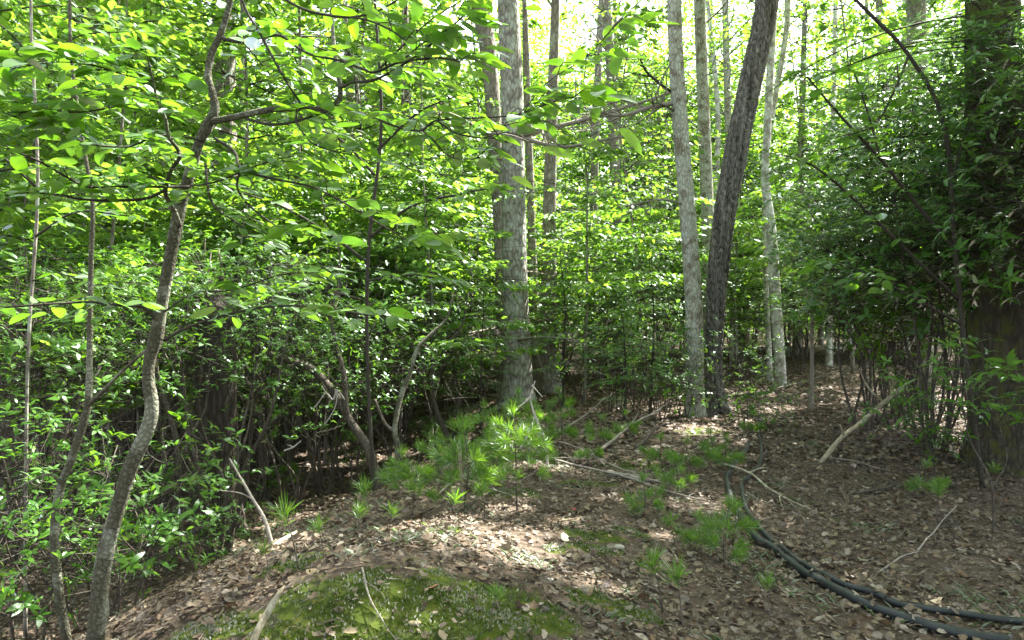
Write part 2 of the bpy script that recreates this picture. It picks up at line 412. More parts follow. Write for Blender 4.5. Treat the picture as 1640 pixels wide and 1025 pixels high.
M['sap_bark'] = bark_mat('smooth_sapling_bark', (.024, .023, .014), (.105, .10, .066), .9, 42, .35, (.21, .22, .165), .45, .9)
M['twig'] = bark_mat('dark_twig_bark', (.016, .014, .010), (.05, .044, .034), .5, 40, .3, None, .5, .3)
M['laurel_stem'] = bark_mat('laurel_stem_bark', (.024, .020, .015), (.095, .080, .062), .15, 40, .5, None, .5, .6)
M['dead_wood'] = bark_mat('grey_dead_wood', (.07, .06, .048), (.30, .27, .225), .2, 50, .3, None, .5, .5)
M['dead_pole'] = bark_mat('pale_dead_pole', (.10, .085, .055), (.32, .28, .19), .3, 30, .3, (.40, .40, .30), .4, .6)
M['white_twig'] = bark_mat('bleached_twig', (.17, .15, .125), (.44, .41, .36), .3, 40, .2, None, .5, .3)

BANDED = ('oak_bark',)
LIT = [(.085, .062, .040), (.155, .118, .076), (.035, .027, .020), (.21, .165, .095), (.13, .112, .09), (.13, .078, .038), (.06, .046, .033), (.30, .26, .20)]
def litter_mat():
    m, n = nt('dry_leaf'); f, orand = rnd_value(n)
    c = ramp(n, f, [(i / 7, cc) for i, cc in enumerate(LIT)])
    uv = n.nodes.new('ShaderNodeUVMap'); sp = n.nodes.new('ShaderNodeSeparateXYZ'); n.links.new(uv.outputs[0], sp.inputs[0])
    ax = math_(n, 'ABSOLUTE', math_(n, 'SUBTRACT', sp.outputs[0], .5))
    w = math_(n, 'FRACT', math_(n, 'MULTIPLY', math_(n, 'SUBTRACT', sp.outputs[1], math_(n, 'MULTIPLY', ax, .5)), 6.0))
    vein = math_(n, 'MAXIMUM', math_(n, 'LESS_THAN', ax, .03), math_(n, 'MULTIPLY', math_(n, 'LESS_THAN', w, .1), .5))
    c = mixc(n, math_(n, 'MULTIPLY', vein, .35), c, (.36, .29, .2))
    geo = n.nodes.new('ShaderNodeNewGeometry'); tx = n.nodes.new('ShaderNodeTexNoise'); tx.inputs['Scale'].default_value = 45; tx.inputs['Detail'].default_value = 4
    n.links.new(geo.outputs['Position'], tx.inputs['Vector'])
    c = mixc(n, ramp(n, tx.outputs[0], [(.35, (0, 0, 0)), (.75, (.8, .8, .8))]), c, mixc(n, 1.0, c, (.4, .36, .32), 'MULTIPLY'))
    b = n.nodes.new('ShaderNodeBsdfPrincipled'); n.links.new(c, b.inputs['Base Color']); b.inputs['Roughness'].default_value = .65
    b.inputs['Specular IOR Level'].default_value = .35
    t = n.nodes.new('ShaderNodeBsdfTranslucent'); n.links.new(c, t.inputs[0])
    mx = n.nodes.new('ShaderNodeMixShader'); mx.inputs[0].default_value = .15
    n.links.new(b.outputs[0], mx.inputs[1]); n.links.new(t.outputs[0], mx.inputs[2])
    o = n.nodes.new('ShaderNodeOutputMaterial'); n.links.new(mx.outputs[0], o.inputs[0]); return m
M['litter'] = litter_mat()

def ground_mat():
    m, n = nt('forest_soil')
    geo = n.nodes.new('ShaderNodeNewGeometry')
    v = n.nodes.new('ShaderNodeTexVoronoi'); v.inputs['Scale'].default_value = 16; n.links.new(geo.outputs['Position'], v.inputs['Vector'])
    v2 = n.nodes.new('ShaderNodeTexVoronoi'); v2.inputs['Scale'].default_value = 27; n.links.new(geo.outputs['Position'], v2.inputs['Vector'])
    s = n.nodes.new('ShaderNodeSeparateColor'); n.links.new(v.outputs['Color'], s.inputs[0])
    s2 = n.nodes.new('ShaderNodeSeparateColor'); n.links.new(v2.outputs['Color'], s2.inputs[0])
    c = ramp(n, s.outputs[0], [(0, (.058, .042, .029)), (.35, (.09, .068, .048)), (.6, (.042, .031, .022)), (.8, (.13, .10, .07)), (1, (.075, .055, .04))])
    c = mixc(n, .4, c, ramp(n, s2.outputs[1], [(0, (.045, .031, .022)), (.5, (.12, .09, .065)), (1, (.075, .053, .038))]))
    nz = n.nodes.new('ShaderNodeTexNoise'); nz.inputs['Scale'].default_value = 1.4; nz.inputs['Detail'].default_value = 7; n.links.new(geo.outputs['Position'], nz.inputs['Vector'])
    c = mixc(n, ramp(n, nz.outputs[0], [(.4, (0, 0, 0)), (.7, (.7, .7, .7))]), c, (.055, .041, .030))
    a = n.nodes.new('ShaderNodeAttribute'); a.attribute_name = 'moss'
    n2 = n.nodes.new('ShaderNodeTexNoise'); n2.inputs['Scale'].default_value = 9; n2.inputs['Detail'].default_value = 6; n.links.new(geo.outputs['Position'], n2.inputs['Vector'])
    mf = ramp(n, math_(n, 'ADD', a.outputs['Fac'], math_(n, 'MULTIPLY', math_(n, 'SUBTRACT', n2.outputs[0], .5), 1.0)), [(.42, (0, 0, 0)), (.58, (1, 1, 1))])
    c = mixc(n, mf, c, ramp(n, n2.outputs[0], [(.3, (.03, .042, .006)), (.55, (.045, .066, .006)), (.75, (.08, .08, .012))]))
    b = n.nodes.new('ShaderNodeBsdfPrincipled'); n.links.new(c, b.inputs['Base Color']); b.inputs['Roughness'].default_value = .95; b.inputs['Specular IOR Level'].default_value = .15
    bp = n.nodes.new('ShaderNodeBump'); bp.inputs['Strength'].default_value = 1.0; bp.inputs['Distance'].default_value = .05
    hh = math_(n, 'ADD', v.outputs['Distance'], n2.outputs[0]); n.links.new(hh, bp.inputs['Height']); n.links.new(bp.outputs[0], b.inputs['Normal'])
    o = n.nodes.new('ShaderNodeOutputMaterial'); n.links.new(b.outputs[0], o.inputs[0]); return m
M['ground'] = ground_mat()

# ------------------------------------------------------------------ ground
mossn = FNoise(2, .9, seed=21); mossn2 = FNoise(2, 2.6, seed=22)
MOSS_BLOBS = [(G(620, 975), .50, .36), (G(560, 975), .42, .32), (G(700, 985), .42, .3), (G(330, 1010), .25, .2), (G(800, 985), .35, .25), (G(885, 878), .12, .1), (G(940, 860), .2, .15),
              (G(1000, 850), .22, .12), (G(960, 880), .18, .1), (G(820, 790), .3, .22), (G(700, 850), .14, .1), (G(930, 775), .25, .15), (G(960, 960), .18, .12), (G(850, 980), .2, .12), (G(1010, 985), .2, .1), (G(480, 900), .2, .2), (G(1125, 690), .3, .3), (G(1010,745),.4,.2)]
def moss_amount(x, y):
    p = np.stack([x, y], -1); m = np.zeros_like(x)
    for c, rx, ry in MOSS_BLOBS:
        m = np.maximum(m, np.exp(-(((x - c[0]) / rx) ** 2 + ((y - c[1]) / ry) ** 2)))
    return np.clip(m * 1.15 + .10 * mossn(p) * (m > .05) + .17 * mossn2(p) * (m > .08), 0, 1)
gx = np.concatenate([-np.geomspace(260, 9, 50)[:-1], np.arange(-9, 9, .07), np.geomspace(9, 260, 50)])
gy = np.concatenate([-np.geomspace(60, 1, 16)[:-1], np.arange(-1, 16, .07), np.geomspace(16, 420, 80)])
X, Y = np.meshgrid(gx, gy); Z = H(X, Y)
nx, ny = len(gx), len(gy)
i, j = np.meshgrid(np.arange(ny - 1), np.arange(nx - 1), indexing='ij')
q = np.stack([i * nx + j, i * nx + j + 1, (i + 1) * nx + j + 1, (i + 1) * nx + j], -1).reshape(-1, 4)
gm = mesh_np('ground', np.stack([X, Y, Z], -1).reshape(-1, 3), [q], M['ground'], smooth_=True)
am = gm.attributes.new('moss', 'FLOAT', 'POINT'); am.data.foreach_set('value', moss_amount(X.ravel(), Y.ravel()).astype(np.float32))
ground = setting('ground', gm)

# dry leaves: the nearest as pieces, the rest joined
def litter_tpl(seed, lobes=0):
    r = np.random.default_rng(seed); rows = [0, .2, .4, .6, .8, 1]
    vs, uv = [], []
    cx, cy = r.uniform(-.9, .9), r.uniform(-.4, .7)
    for k, t in enumerate(rows):
        w = .5 * (.55 + .15 * lobes) * max(.04, math.sin(math.pi * min(1, t ** .85)) ** .7)
        if lobes and k in (1, 3): w *= .62
        for sx in (-1, 0, 1):
            ww = w * (1 + r.uniform(-.25, .25)) if sx else 0
            x = sx * ww
            vs.append((x, t - .5, .16 * cx * (abs(sx) * 2 - 1) * ww * 4 + cy * .5 * (t - .5) ** 2 * 4 * .5 + r.uniform(-.03, .03) + (.1 * sx * (t - .5) * r.uniform(-1, 1))))
            uv.append(((sx + 1) / 2, t))
    t = []
    for a in range(len(rows) - 1):
        for b in (a * 3, a * 3 + 1): t += [(b, b + 1, b + 4), (b, b + 4, b + 3)]
    return np.array(vs), np.array(t), np.array(uv)
LT = [litter_tpl(s, s % 2) for s in range(8)]
def litter_tpl_low(seed):
    r = np.random.default_rng(seed); w = r.uniform(.25, .38); c = r.uniform(-.15, .2)
    v = np.array([(0, -.5, c), (-w, -.1, r.uniform(-.05, .1)), (w, -.12, r.uniform(-.05, .1)), (-w * .8, .25, r.uniform(-.05, .1)), (w * .75, .2, r.uniform(-.05, .12)), (0, .5, c)])
    return v, np.array([(0, 2, 1), (1, 2, 4), (1, 4, 3), (3, 4, 5)]), np.array([(.5, 0), (0, .3), (1, .3), (0, .7), (1, .7), (.5, 1)])
LTL = [litter_tpl_low(s) for s in range(6)]
patchn = FNoise(2, .5, seed=31)
def wedge(n, y0, y1, m=.78, pad=.6, power=1.0):
    """points on the ground in the camera's wedge"""
    t = rng.random(n); y = (y0 ** (2 - power) + t * (y1 ** (2 - power) - y0 ** (2 - power))) ** (1 / (2 - power)) if power != 2 else y0 * (y1 / y0) ** t
    x = rng.uniform(-1, 1, n) * (y * m + pad)
    return x, y
def ground_frame(x, y, tilt):
    e = .05
    nz = np.stack([-(H(x + e, y) - H(x - e, y)) / (2 * e), -(H(x, y + e) - H(x, y - e)) / (2 * e), np.ones_like(x)], -1)
    nz = unit(nz + rng.normal(0, tilt, nz.shape)); a = rng.uniform(0, 6.283, len(x))
    d = np.stack([np.cos(a), np.sin(a), np.zeros_like(a)], -1)
    return unit(d - nz * (d * nz).sum(-1, keepdims=True)), nz
mb = MB()
x, y = wedge(62000, 1.9, 9, power=1.1)
mo = moss_amount(x, y); kk = (mo < .4) | (rng.random(len(x)) < .20); kk &= rng.random(len(x)) < (.55 + .45 * smooth(.5 + patchn(np.stack([x, y], -1)) * .5))
x, y = x[kk], y[kk]
d, nz = ground_frame(x, y, .42)
pos = np.stack([x, y, H(x, y) + rng.uniform(.004, .035, len(x))], -1)
big = rng.random(len(x)) ** 2
size = .018 + .062 * rng.random(len(x)) ** 2.6
# the 280 that show largest become pieces of their own
show = size / y * (np.abs(x) < y * .69) * ((CAMZ - pos[:, 2]) / y < .43)
order = np.argsort(-show); solo = order[:280]; rest = order[280:]
sel = np.arange(len(x)) % 8
small = rest[size[rest] < .034]; rest = rest[size[rest] >= .034]
for s in range(6):
    k = small[small % 6 == s]; put(mb, LTL[s], pos[k], d[k], nz[k], size[k])
for s in range(8):
    k = rest[sel[rest] == s]; put(mb, LT[s], pos[k], d[k], nz[k], size[k])
LITM = [mesh_np('leaf', t[0], [t[1]], M['litter'], uv=t[2], smooth_=True) for t in LT]
for k in solo:
    o = bpy.data.objects.new('leaf', LITM[k % 8]); col.objects.link(o); o.parent = ground
    yv = d[k]; zv = nz[k]; xv = np.cross(yv, zv); s_ = size[k]
    mm = Matrix(((xv[0] * s_, yv[0] * s_, zv[0] * s_, pos[k][0]), (xv[1] * s_, yv[1] * s_, zv[1] * s_, pos[k][1]), (xv[2] * s_, yv[2] * s_, zv[2] * s_, pos[k][2]), (0, 0, 0, 1)))
    o.matrix_basis = mm
x, y = wedge(80000, 8, 30, power=1.35, pad=2)
kk = rng.random(len(x)) < (.5 + .5 * smooth(.5 + patchn(np.stack([x, y], -1)) * .6)); x, y = x[kk], y[kk]
d, nz = ground_frame(x, y, .35); pos = np.stack([x, y, H(x, y) + rng.uniform(.004, .04, len(x))], -1)
size = rng.uniform(.035, .10, len(x)); sel = rng.integers(0, 6, len(x))
for s in range(6):
    k = sel == s; put(mb, LTL[s], pos[k], d[k], nz[k], size[k])
setting('leaf_litter', mb.mesh('leaf_litter', M['litter'], True), 'stuff', ground)

# fine twigs and brown needles in the litter
mb = MB(); n = 16000
x, y = wedge(n, 1.9, 9, power=1.2); a = rng.uniform(0, 6.283, n); L = rng.uniform(.03, .16, n) * rng.random(n) ** .5; w = .0012 + .002 * rng.random(n)
kk = (moss_amount(x, y) < .3) | (rng.random(n) < .25); x, y, a, L, w = x[kk], y[kk], a[kk], L[kk], w[kk]; n = len(x)
z0 = H(x, y) + rng.uniform(.008, .03, n); x2, y2 = x + np.cos(a) * L, y + np.sin(a) * L; z1 = H(x2, y2) + rng.uniform(.006, .045, n)
ox, oy = -np.sin(a) * w, np.cos(a) * w
v = np.stack([np.stack([x - ox, y - oy, z0], -1), np.stack([x + ox, y + oy, z0], -1), np.stack([x, y, z0 + w * 1.8], -1), np.stack([x2, y2, z1], -1)], 1)
b = np.arange(n)[:, None, None] * 4
mb.add(v.reshape(-1, 3), tris=(np.array([(0, 2, 3), (2, 1, 3), (1, 0, 3)])[None] + b).reshape(-1, 3), rnd=np.repeat(rng.random(n), 4))
M['debris'] = plain_mat('twig_debris', [(.10, .07, .045), (.22, .17, .12), (.30, .26, .21), (.07, .05, .035)])
setting('twig_debris', mb.mesh('twig_debris', M['debris']), 'stuff', ground)

# moss: short dense tufts on the mound
mb = MB(); n = 420000
x = rng.uniform(-4, 5, n); y = rng.uniform(2, 9, n); mo = moss_amount(x, y)
kk = rng.random(n) < smooth((mo - .42) / .3) * (mossn2(np.stack([x, y], -1) * 1.7) > -.75) * np.clip(9 / y ** 1.5, .2, 1); x, y, mo = x[kk], y[kk], mo[kk]; n = len(x)
bump_ = .018 * np.abs(mossn2(np.stack([x, y], -1) * 3.1))
a = rng.uniform(0, 6.283, n); up = unit(np.stack([np.cos(a) * .6, np.sin(a) * .6, np.ones(n)], -1))
put(mb, kite(.55, .2, .1), np.stack([x, y, H(x, y) - .002 + bump_ * .6], -1), up, np.stack([-np.sin(a), np.cos(a), .2 * np.ones(n)], -1), rng.uniform(.008, .022, n), rnd=np.clip(.5 + .25 * mossn(np.stack([x, y], -1) * 2.3) + rng.normal(0, .12, n), 0, .99))
setting('moss', mb.mesh('moss', M['moss']), 'stuff', ground)
# thin grass and tiny seedlings
mb = MB(); n = 3600
cx, cy = wedge(90, 2.6, 9.5, m=.62); pick = rng.integers(0, len(cx), n); x = cx[pick] + rng.normal(0, .09, n); y = cy[pick] + rng.normal(0, .09, n)
kk = moss_amount(x, y) < .25; x, y = x[kk], y[kk]; n = len(x)
a = rng.uniform(0, 6.283, n); up = np.stack([np.cos(a) * .7, np.sin(a) * .7, np.ones(n)], -1)
put(mb, kite(.03, .3, .35), np.stack([x, y, H(x, y)], -1), up, np.stack([np.cos(a), np.sin(a), np.zeros(n)], -1) * -1 + np.array([0, 0, .5]), rng.uniform(.03, .09, n))
setting('grass', mb.mesh('grass', M['grass']), 'stuff', ground)

# ------------------------------------------------------------------ generic stems
def wiggle(n, amp, seed):
    r = np.random.default_rng(seed); t = np.linspace(0, 1, n)
    o = np.zeros((n, 3))
    for k in range(1, 5):
        o += np.sin(t[:, None] * k * 3.1 + r.uniform(0, 6.28, 3)) * r.normal(0, 1, 3) / k
    o -= o[0]; return o * amp

def make_laurel(seed, h=3.0, R=1.5, tips=320, bare=.35, leaf=.085, kind='laurel', mat='laurel', nst=5, per=8, droop=.15, wide=.34, top=1.0):
    def fn():
        r = np.random.default_rng(seed)
        root = thing('laurel_bush' if kind == 'laurel' else kind, '', 'bush')
        ends = []; nodes = []; nr = []
        for s in range(nst):
            a = s / nst * 6.283 + r.uniform(-.5, .5); rad = R * r.uniform(.25, .65); hh = h * r.uniform(.6, .92)
            C = resample([(0.08 * math.cos(a), .08 * math.sin(a), -.1), (rad * .35 * math.cos(a + .4), rad * .35 * math.sin(a + .4), hh * .3), (rad * .6 * math.cos(a - .3), rad * .6 * math.sin(a - .3), hh * .6), (rad * math.cos(a), rad * math.sin(a), hh)], 16)
            C += wiggle(16, .07 * h / 3, seed * 31 + s); rr = np.linspace(.034, .010, 16) * min(1.1, h / 3) * r.uniform(.6, 1.1) * (.55 if kind == 'rhododendron' else .8)
            mb = MB(); add_tube(mb, C, rr, 7)
            part('stem', mb.mesh('stem', M['laurel_stem'], True), root)
            nodes.append(C[4:]); nr.append(rr[4:])
        N = np.vstack(nodes)
        u = unit(r.normal(size=(tips, 3))); rho = r.random(tips) ** .42
        T = u * rho[:, None] * np.array([R, R, h * (1 - bare) * .5]); T[:, 2] += h * (bare + (1 - bare) * .5)
        T += .12 * np.stack([np.sin(T[:, 1] * 5 + seed), np.cos(T[:, 0] * 5), np.sin(T[:, 0] * 4 + T[:, 1] * 3)], -1)
        tw = MB()
        for ti, p in enumerate(T):
            if ti % 5 > 2: continue
            c = N[(N[:, 2] < p[2] + .1)]; c = c if len(c) else N
            q_ = c[np.argmin(((c - p) ** 2).sum(1) * r.uniform(.3, 1.9, len(c)) + .4 * np.abs(c[:, 2] - p[2] + .4))]
            mid = (p + q_) / 2 + r.normal(0, .07, 3) + np.array([0, 0, -.06])
            add_tube(tw, resample([q_, mid, p], 5), np.linspace(.0045, .002, 5), 3, cap=False)
        part('twigs', tw.mesh('twigs', M['twig'], True), root, 'stuff')
        out = unit(T - np.array([0, 0, h * .4])); ax = unit(out * .6 + np.array([0, 0, .9]) + r.normal(0, .3, T.shape))
        k = per; P = np.repeat(T, k, 0); A = np.repeat(ax, k, 0)
        ref = unit(np.cross(A, np.array([.3, .9, .1]))); ref2 = np.cross(A, ref)
        ph = (np.tile(np.arange(k), tips) / k * 6.283 * 1.0 + np.repeat(r.uniform(0, 6.28, tips), k) + r.normal(0, .25, k * tips))[:, None]
        el = r.uniform(-.1, .75, (k * tips, 1))
        d = unit((np.cos(ph) * ref + np.sin(ph) * ref2) * np.cos(el) + A * np.sin(el))
        nrm = A + r.normal(0, .25, A.shape)
        P = P - A * r.uniform(0, .05, (k * tips, 1))
        gone = r.random(k * tips) > .24; sz = leaf * r.uniform(.5, 1.25, k * tips) * np.repeat(r.uniform(.7, 1.15, tips), k)
        fo = MB(); put(fo, hexleaf(wide, .35, droop), P[gone], (d + r.normal(0, .18, d.shape))[gone], nrm[gone], sz[gone])
        part('foliage', fo.mesh('foliage', M[mat]), root, 'stuff')
        return root
    return Maker(fn)

def spray_points(r, o, az, L, n, width, sag=.12):
    """leaf seats on a flat spray leaving o in direction az"""
    t = r.random(n) ** .7; s = r.uniform(-1, 1, n) * width * np.sin(np.clip(t * 1.1 + .12, 0, 1) * math.pi * .85)
    f = np.array([math.cos(az), math.sin(az)]); g = np.array([-f[1], f[0]])
    P = np.zeros((n, 3)); P[:, :2] = o[:2] + f * (t * L)[:, None] + g * (s * L)[:, None]
    P[:, 2] = o[2] + .18 * L * t - sag * L * t * t + r.normal(0, .025, n)
    D = np.zeros((n, 3)); D[:, :2] = f * .7 + g * (np.sign(s) * .8)[:, None]; D[:, 2] = -.25
    return P, D

def make_under(seed, h=6.0, R=2.0, sprays=26, per=90, leaf=.10, mat='under_leaf', bark='grey_bark', low=.25, r0=.035, wide=.5, name='understory_tree'):
    def fn():
        r = np.random.default_rng(seed); root = thing(name, '', 'tree')
        C = resample([(0, 0, -.15), (r.uniform(-.1, .1), r.uniform(-.1, .1), h * .3), (r.uniform(-.25, .25), r.uniform(-.25, .25), h * .65), (r.uniform(-.4, .4), r.uniform(-.4, .4), h)], 24) + wiggle(24, .05, seed)
        mb = MB(); add_tube(mb, C, np.linspace(r0, r0 * .2, 24), 8); part('trunk', mb.mesh('trunk', M[bark], True), root)
        br = MB(); fo = MB()
        for s in range(sprays):
            t = low + (1 - low) * (s + r.random()) / sprays; o = C[min(23, int(t * 23))]
            L = R * (1 - .55 * ((t - low) / (1 - low)) ** 1.5) * r.uniform(.6, 1.15); az = s * 2.4 + r.uniform(-.5, .5)
            P, D = spray_points(r, o, az, L, per, .45, r.uniform(.05, .3))
            e = np.array([math.cos(az) * L, math.sin(az) * L, .1 * L]) 
            add_tube(br, resample([o, o + e * .45 + np.array([0, 0, .08 * L]), o + e * .95], 6), np.linspace(.011, .003, 6), 4, cap=False)
            for k in range(6):
                a_ = P[r.integers(0, per)]; b_ = o + e * r.uniform(.2, .8); add_tube(br, resample([b_, (a_ + b_) / 2 + [0, 0, .03], a_], 3), np.linspace(.005, .002, 3), 3, cap=False)
            put(fo, hexleaf(wide, .15, .12), P, D + r.normal(0, .3, P.shape), np.array([0, 0, 1]) + r.normal(0, .45, P.shape), leaf * r.uniform(.65, 1.2, per))
        part('branches', br.mesh('branches', M['twig'], True), root, 'stuff')
        part('crown', fo.mesh('crown', M[mat]), root, 'stuff')
        return root
    return Maker(fn)

def hemlock_branch(r, fo, br, o, az, L, sag, twn=26):
    t = np.linspace(0, 1, 8)[:, None]
    e = np.array([math.cos(az), math.sin(az), 0]); C = o + e * L * t + np.array([0, 0, 1]) * (.12 * L * t - sag * L * t * t)
    add_tube(br, C, np.linspace(.010, .002, 8) * (L / 1.5), 4, cap=False)
    g = np.array([-e[1], e[0], 0])
    for k in range(twn):
        tt = .12 + .88 * (k + r.random()) / twn; c = o + e * L * tt + np.array([0, 0, .12 * L * tt - sag * L * tt * tt])
        sd_ = 1 if k % 2 else -1; l = .34 * L * (1.15 - tt) * r.uniform(.7, 1.2) + .06
        dr = unit(g * sd_ + e * .75 + np.array([0, 0, -.12])); m = max(5, int(l / .016))
        q_ = np.linspace(0, 1, m)[:, None]; P = c + dr * l * q_ + np.array([0, 0, -1]) * .1 * l * q_ * q_
        P = np.repeat(P, 2, 0); sg = np.tile([1, -1], m)[:, None]
        side = np.cross(dr, np.array([0, 0, 1.0])) * sg
        put(fo, kite(.30, .1, .05), P, side + dr * .9 + r.normal(0, .15, P.shape), np.array([0, 0, 1]) + r.normal(0, .2, P.shape), r.uniform(.022, .04, len(P)))

def make_hemlock(seed, h=4, R=1.4, n=26, low=.15, r0=.03, name='hemlock_sapling'):
    def fn():
        r = np.random.default_rng(seed); root = thing(name, '', 'tree')
        C = resample([(0, 0, -.15), (.05, 0, h * .5), (0, .05, h)], 20) + wiggle(20, .03, seed)
        mb = MB(); add_tube(mb, C, np.linspace(r0, r0 * .15, 20), 8); part('trunk', mb.mesh('trunk', M['hemlock_bark'], True), root)
        fo, br = MB(), MB()
        for s in range(n):
            t = low + (1 - low) * (s + r.random()) / n; o = C[min(19, int(t * 19))]
            hemlock_branch(r, fo, br, o, s * 2.4 + r.uniform(-.4, .4), R * (1.1 - .8 * t) * r.uniform(.7, 1.1), r.uniform(.1, .35), 20)
        part('branches', br.mesh('branches', M['twig'], True), root, 'stuff'); part('crown', fo.mesh('crown', M['hemlock']), root, 'stuff')
        return root
    return Maker(fn)

NEEDLE = (np.array([(-.0075, 0, 0), (.0075, 0, 0), (.003, .6, .0), (0, 1, -.06)]), np.array([(0, 1, 2), (0, 2, 3)]), np.array([(0, 0), (1, 0), (1, .6), (.5, 1)]))
def make_seedling(seed, h=.5, whorls=2, mat='pine'):
    def fn():
        r = np.random.default_rng(seed); root = thing('pine_seedling', '', 'seedling')
        C = resample([(0, 0, -.03), (.01, .01, h * .5), (r.uniform(-.04, .04), 0, h)], 8)
        st, fo = MB(), MB(); add_tube(st, C, np.linspace(.006, .003, 8) * (h / .5) ** .5, 5)
        ends = [(C[-1], np.array([0, 0, 1.]))]
        for w in range(whorls):
            z = h * (.42 + .5 * w / max(1, whorls)); b = C[min(7, int(z / h * 7))]; m = r.integers(3, 6)
            for k in range(m):
                a = k / m * 6.283 + r.uniform(-.3, .3) + w; l = h * r.uniform(.22, .42) * (1.2 - .3 * w)
                e = b + np.array([math.cos(a) * l, math.sin(a) * l, l * r.uniform(.15, .7)])
                add_tube(st, resample([b, (b + e) / 2 - [0, 0, .01], e], 4), np.linspace(.003, .0018, 4), 3, cap=False); ends.append((e, unit(e - b)))
                if l > .12:
                    e2 = b + (e - b) * .55 + np.array([math.cos(a + 1.2), math.sin(a + 1.2), .3]) * l * .35; ends.append((e2, unit(e2 - b)))
        part('stem', st.mesh('stem', M['laurel_stem'], True), root)
        for e, ax in ends:
            m = 80; A = np.broadcast_to(ax, (m, 3)); v = r.normal(size=(m, 3)); v = unit(v - A * (v * A).sum(1, keepdims=True))
            an = r.uniform(.15, 1.2, (m, 1)); d = A * np.cos(an) + v * np.sin(an)
            put(fo, NEEDLE, e - A * r.uniform(0, .05, (m, 1)), d, r.normal(size=(m, 3)), r.uniform(.065, .12, m), wscale=np.full(m, .85))
        part('needles', fo.mesh('needles', M[mat]), root, 'stuff')
        return root
    return Maker(fn)

# ------------------------------------------------------------------ tall trees
def crown_mesh(cx, cy, z0, z1, R, n_cl, per, leaf, mat, base, seed, axis=None, flt=True):
    if axis is None: axis = np.array([(cx, cy, z0 - 4), (cx, cy, z1)])
    r = np.random.default_rng(seed)
    u = unit(r.normal(size=(n_cl, 3))); rho = r.random(n_cl) ** .4
    c = u * rho[:, None] * np.array([R, R, (z1 - z0) / 2]) + np.array([cx, cy, (z0 + z1) / 2])
    P = np.repeat(c, per, 0) + r.normal(0, 1, (n_cl * per, 3)) * np.array([.55, .55, .16])
    if flt:
        P = P[keep(P)] if keep(P).sum() > 50 else P[:60]
    D = r.normal(size=P.shape) * [1, 1, .3]; N = np.array([0, 0, 1]) + r.normal(0, .35, P.shape)
    fo = MB(); put(fo, kite(.6, .15, .1), P - base, D, N, leaf * r.uniform(.7, 1.25, len(P)))
    br = MB()
    for k in range(0, n_cl, 3):
        zz = c[k][2] - r.uniform(.4, 2.2); w = np.array([np.interp(zz, axis[:, 2], axis[:, 0]), np.interp(zz, axis[:, 2], axis[:, 1]), zz])
        o = w - base; e = c[k] - base
        Q = resample([o, (o + e) / 2 + r.normal(0, .25, 3) + [0, 0, .1], e], 9)
        if flt and br.n and not keep(Q + base, False).all(): continue
        add_tube(br, Q, np.linspace(.028, .005, 9), 4, cap=False)
    return fo.mesh('crown', M[mat]), br.mesh('branches', M['grey_bark'], True)

def stub(mb, C, t, L, az, up, rad, r, hang=0.0):
    i_ = int(t * (len(C) - 1)); o = C[i_]
    d = np.array([math.cos(az), math.sin(az), up]); pts = [o, o + d * L * .4 + r.normal(0, .03, 3), o + d * L * .75 + [0, 0, -hang * L * .3] + r.normal(0, .05, 3), o + d * L + [0, 0, -hang * L * .7] + r.normal(0, .06, 3)]
    c = resample(pts, 8); add_tube(mb, c, np.linspace(rad, rad * .2, 8), 4, cap=False)
    for k in range(3):
        j = r.integers(2, 7); b = c[j]; e = b + d * L * .2 + r.normal(0, .16, 3) * L; add_tube(mb, resample([b, (b + e) / 2 + r.normal(0, .02, 3), e], 4), np.linspace(rad * .4, rad * .12, 4), 3, cap=False)

def tall_tree(name, label, path, bark, depth=None, h=None, crown=None, sides=20, disp=None, nseg=60, group=None, stubs=0, flare=.35, cat='tree', seed=1, extra=None):
    """path: [(px, py, width_px)...] from the base up, at one depth; the last point is run on upwards to height h"""
    r = np.random.default_rng(seed)
    if depth is None:
        g = G(path[0][0], path[0][1]); depth = g[1]
    pts = [np.append(PX(px, py, depth), w / F * depth / 2) for px, py, w in path]
    p0 = pts[0].copy(); gz = Hs(p0[0], p0[1])
    if p0[2] > gz + .05:
        b0 = p0.copy(); b0[2] = gz; b0[0] -= (pts[1][0] - p0[0]) * .3; pts.insert(0, b0); p0 = b0
    p0[2] = gz; pts[0] = p0
    base = p0[:3].copy()
    lo = p0.copy(); lo[2] -= .25; pts.insert(0, lo)
    tip = pts[-1].copy()
    if h:
        dz = gz + h - tip[2]; sl = (pts[-1][:2] - pts[-2][:2]) / max(.3, pts[-1][2] - pts[-2][2])
        for f in (.5, 1):
            e = tip.copy(); e[:2] += sl * dz * f * .7; e[2] += dz * f; e[3] *= (1 - .4 * f); pts.append(e)
    Q = resample(np.array(pts), nseg); C = Q[:, :3] - base; R = np.maximum(Q[:, 3], .01)
    R = R * (1 + flare * np.exp(-np.maximum(C[:, 2], -.1) / .2))
    C[:, :2] += wiggle(nseg, .012, seed)[:, :2] * min(1, depth / 10)
    root = thing(name, label, cat, base, 0, group)
    mb = MB(); (add_furrowed if disp and bark in BANDED else add_tube)(mb, C, R, sides, disp=disp); part('trunk', mb.mesh('trunk', M[bark], True), root)
    if stubs:
        for k in range(stubs):
            t = r.uniform(.12, .62); mb = MB(); stub(mb, C, t, r.uniform(.5, 1.7) * (.6 + t), r.uniform(0, 6.28), r.uniform(-.1, .35), r.uniform(.008, .02), r)
            part('branch', mb.mesh('branch', M['dead_wood' if k % 3 else 'twig'], True), root)
    if crown:
        z0, z1, RR, ncl, per, leaf, mat = crown
        tp = C[-1] + base
        cm, bm = crown_mesh(tp[0], tp[1], gz + z0, gz + z1, RR, ncl, per, leaf, mat, base, seed, C + base)
        part('crown', cm, root, 'stuff'); part('branches', bm, root, 'stuff')
    return root, C + base, R

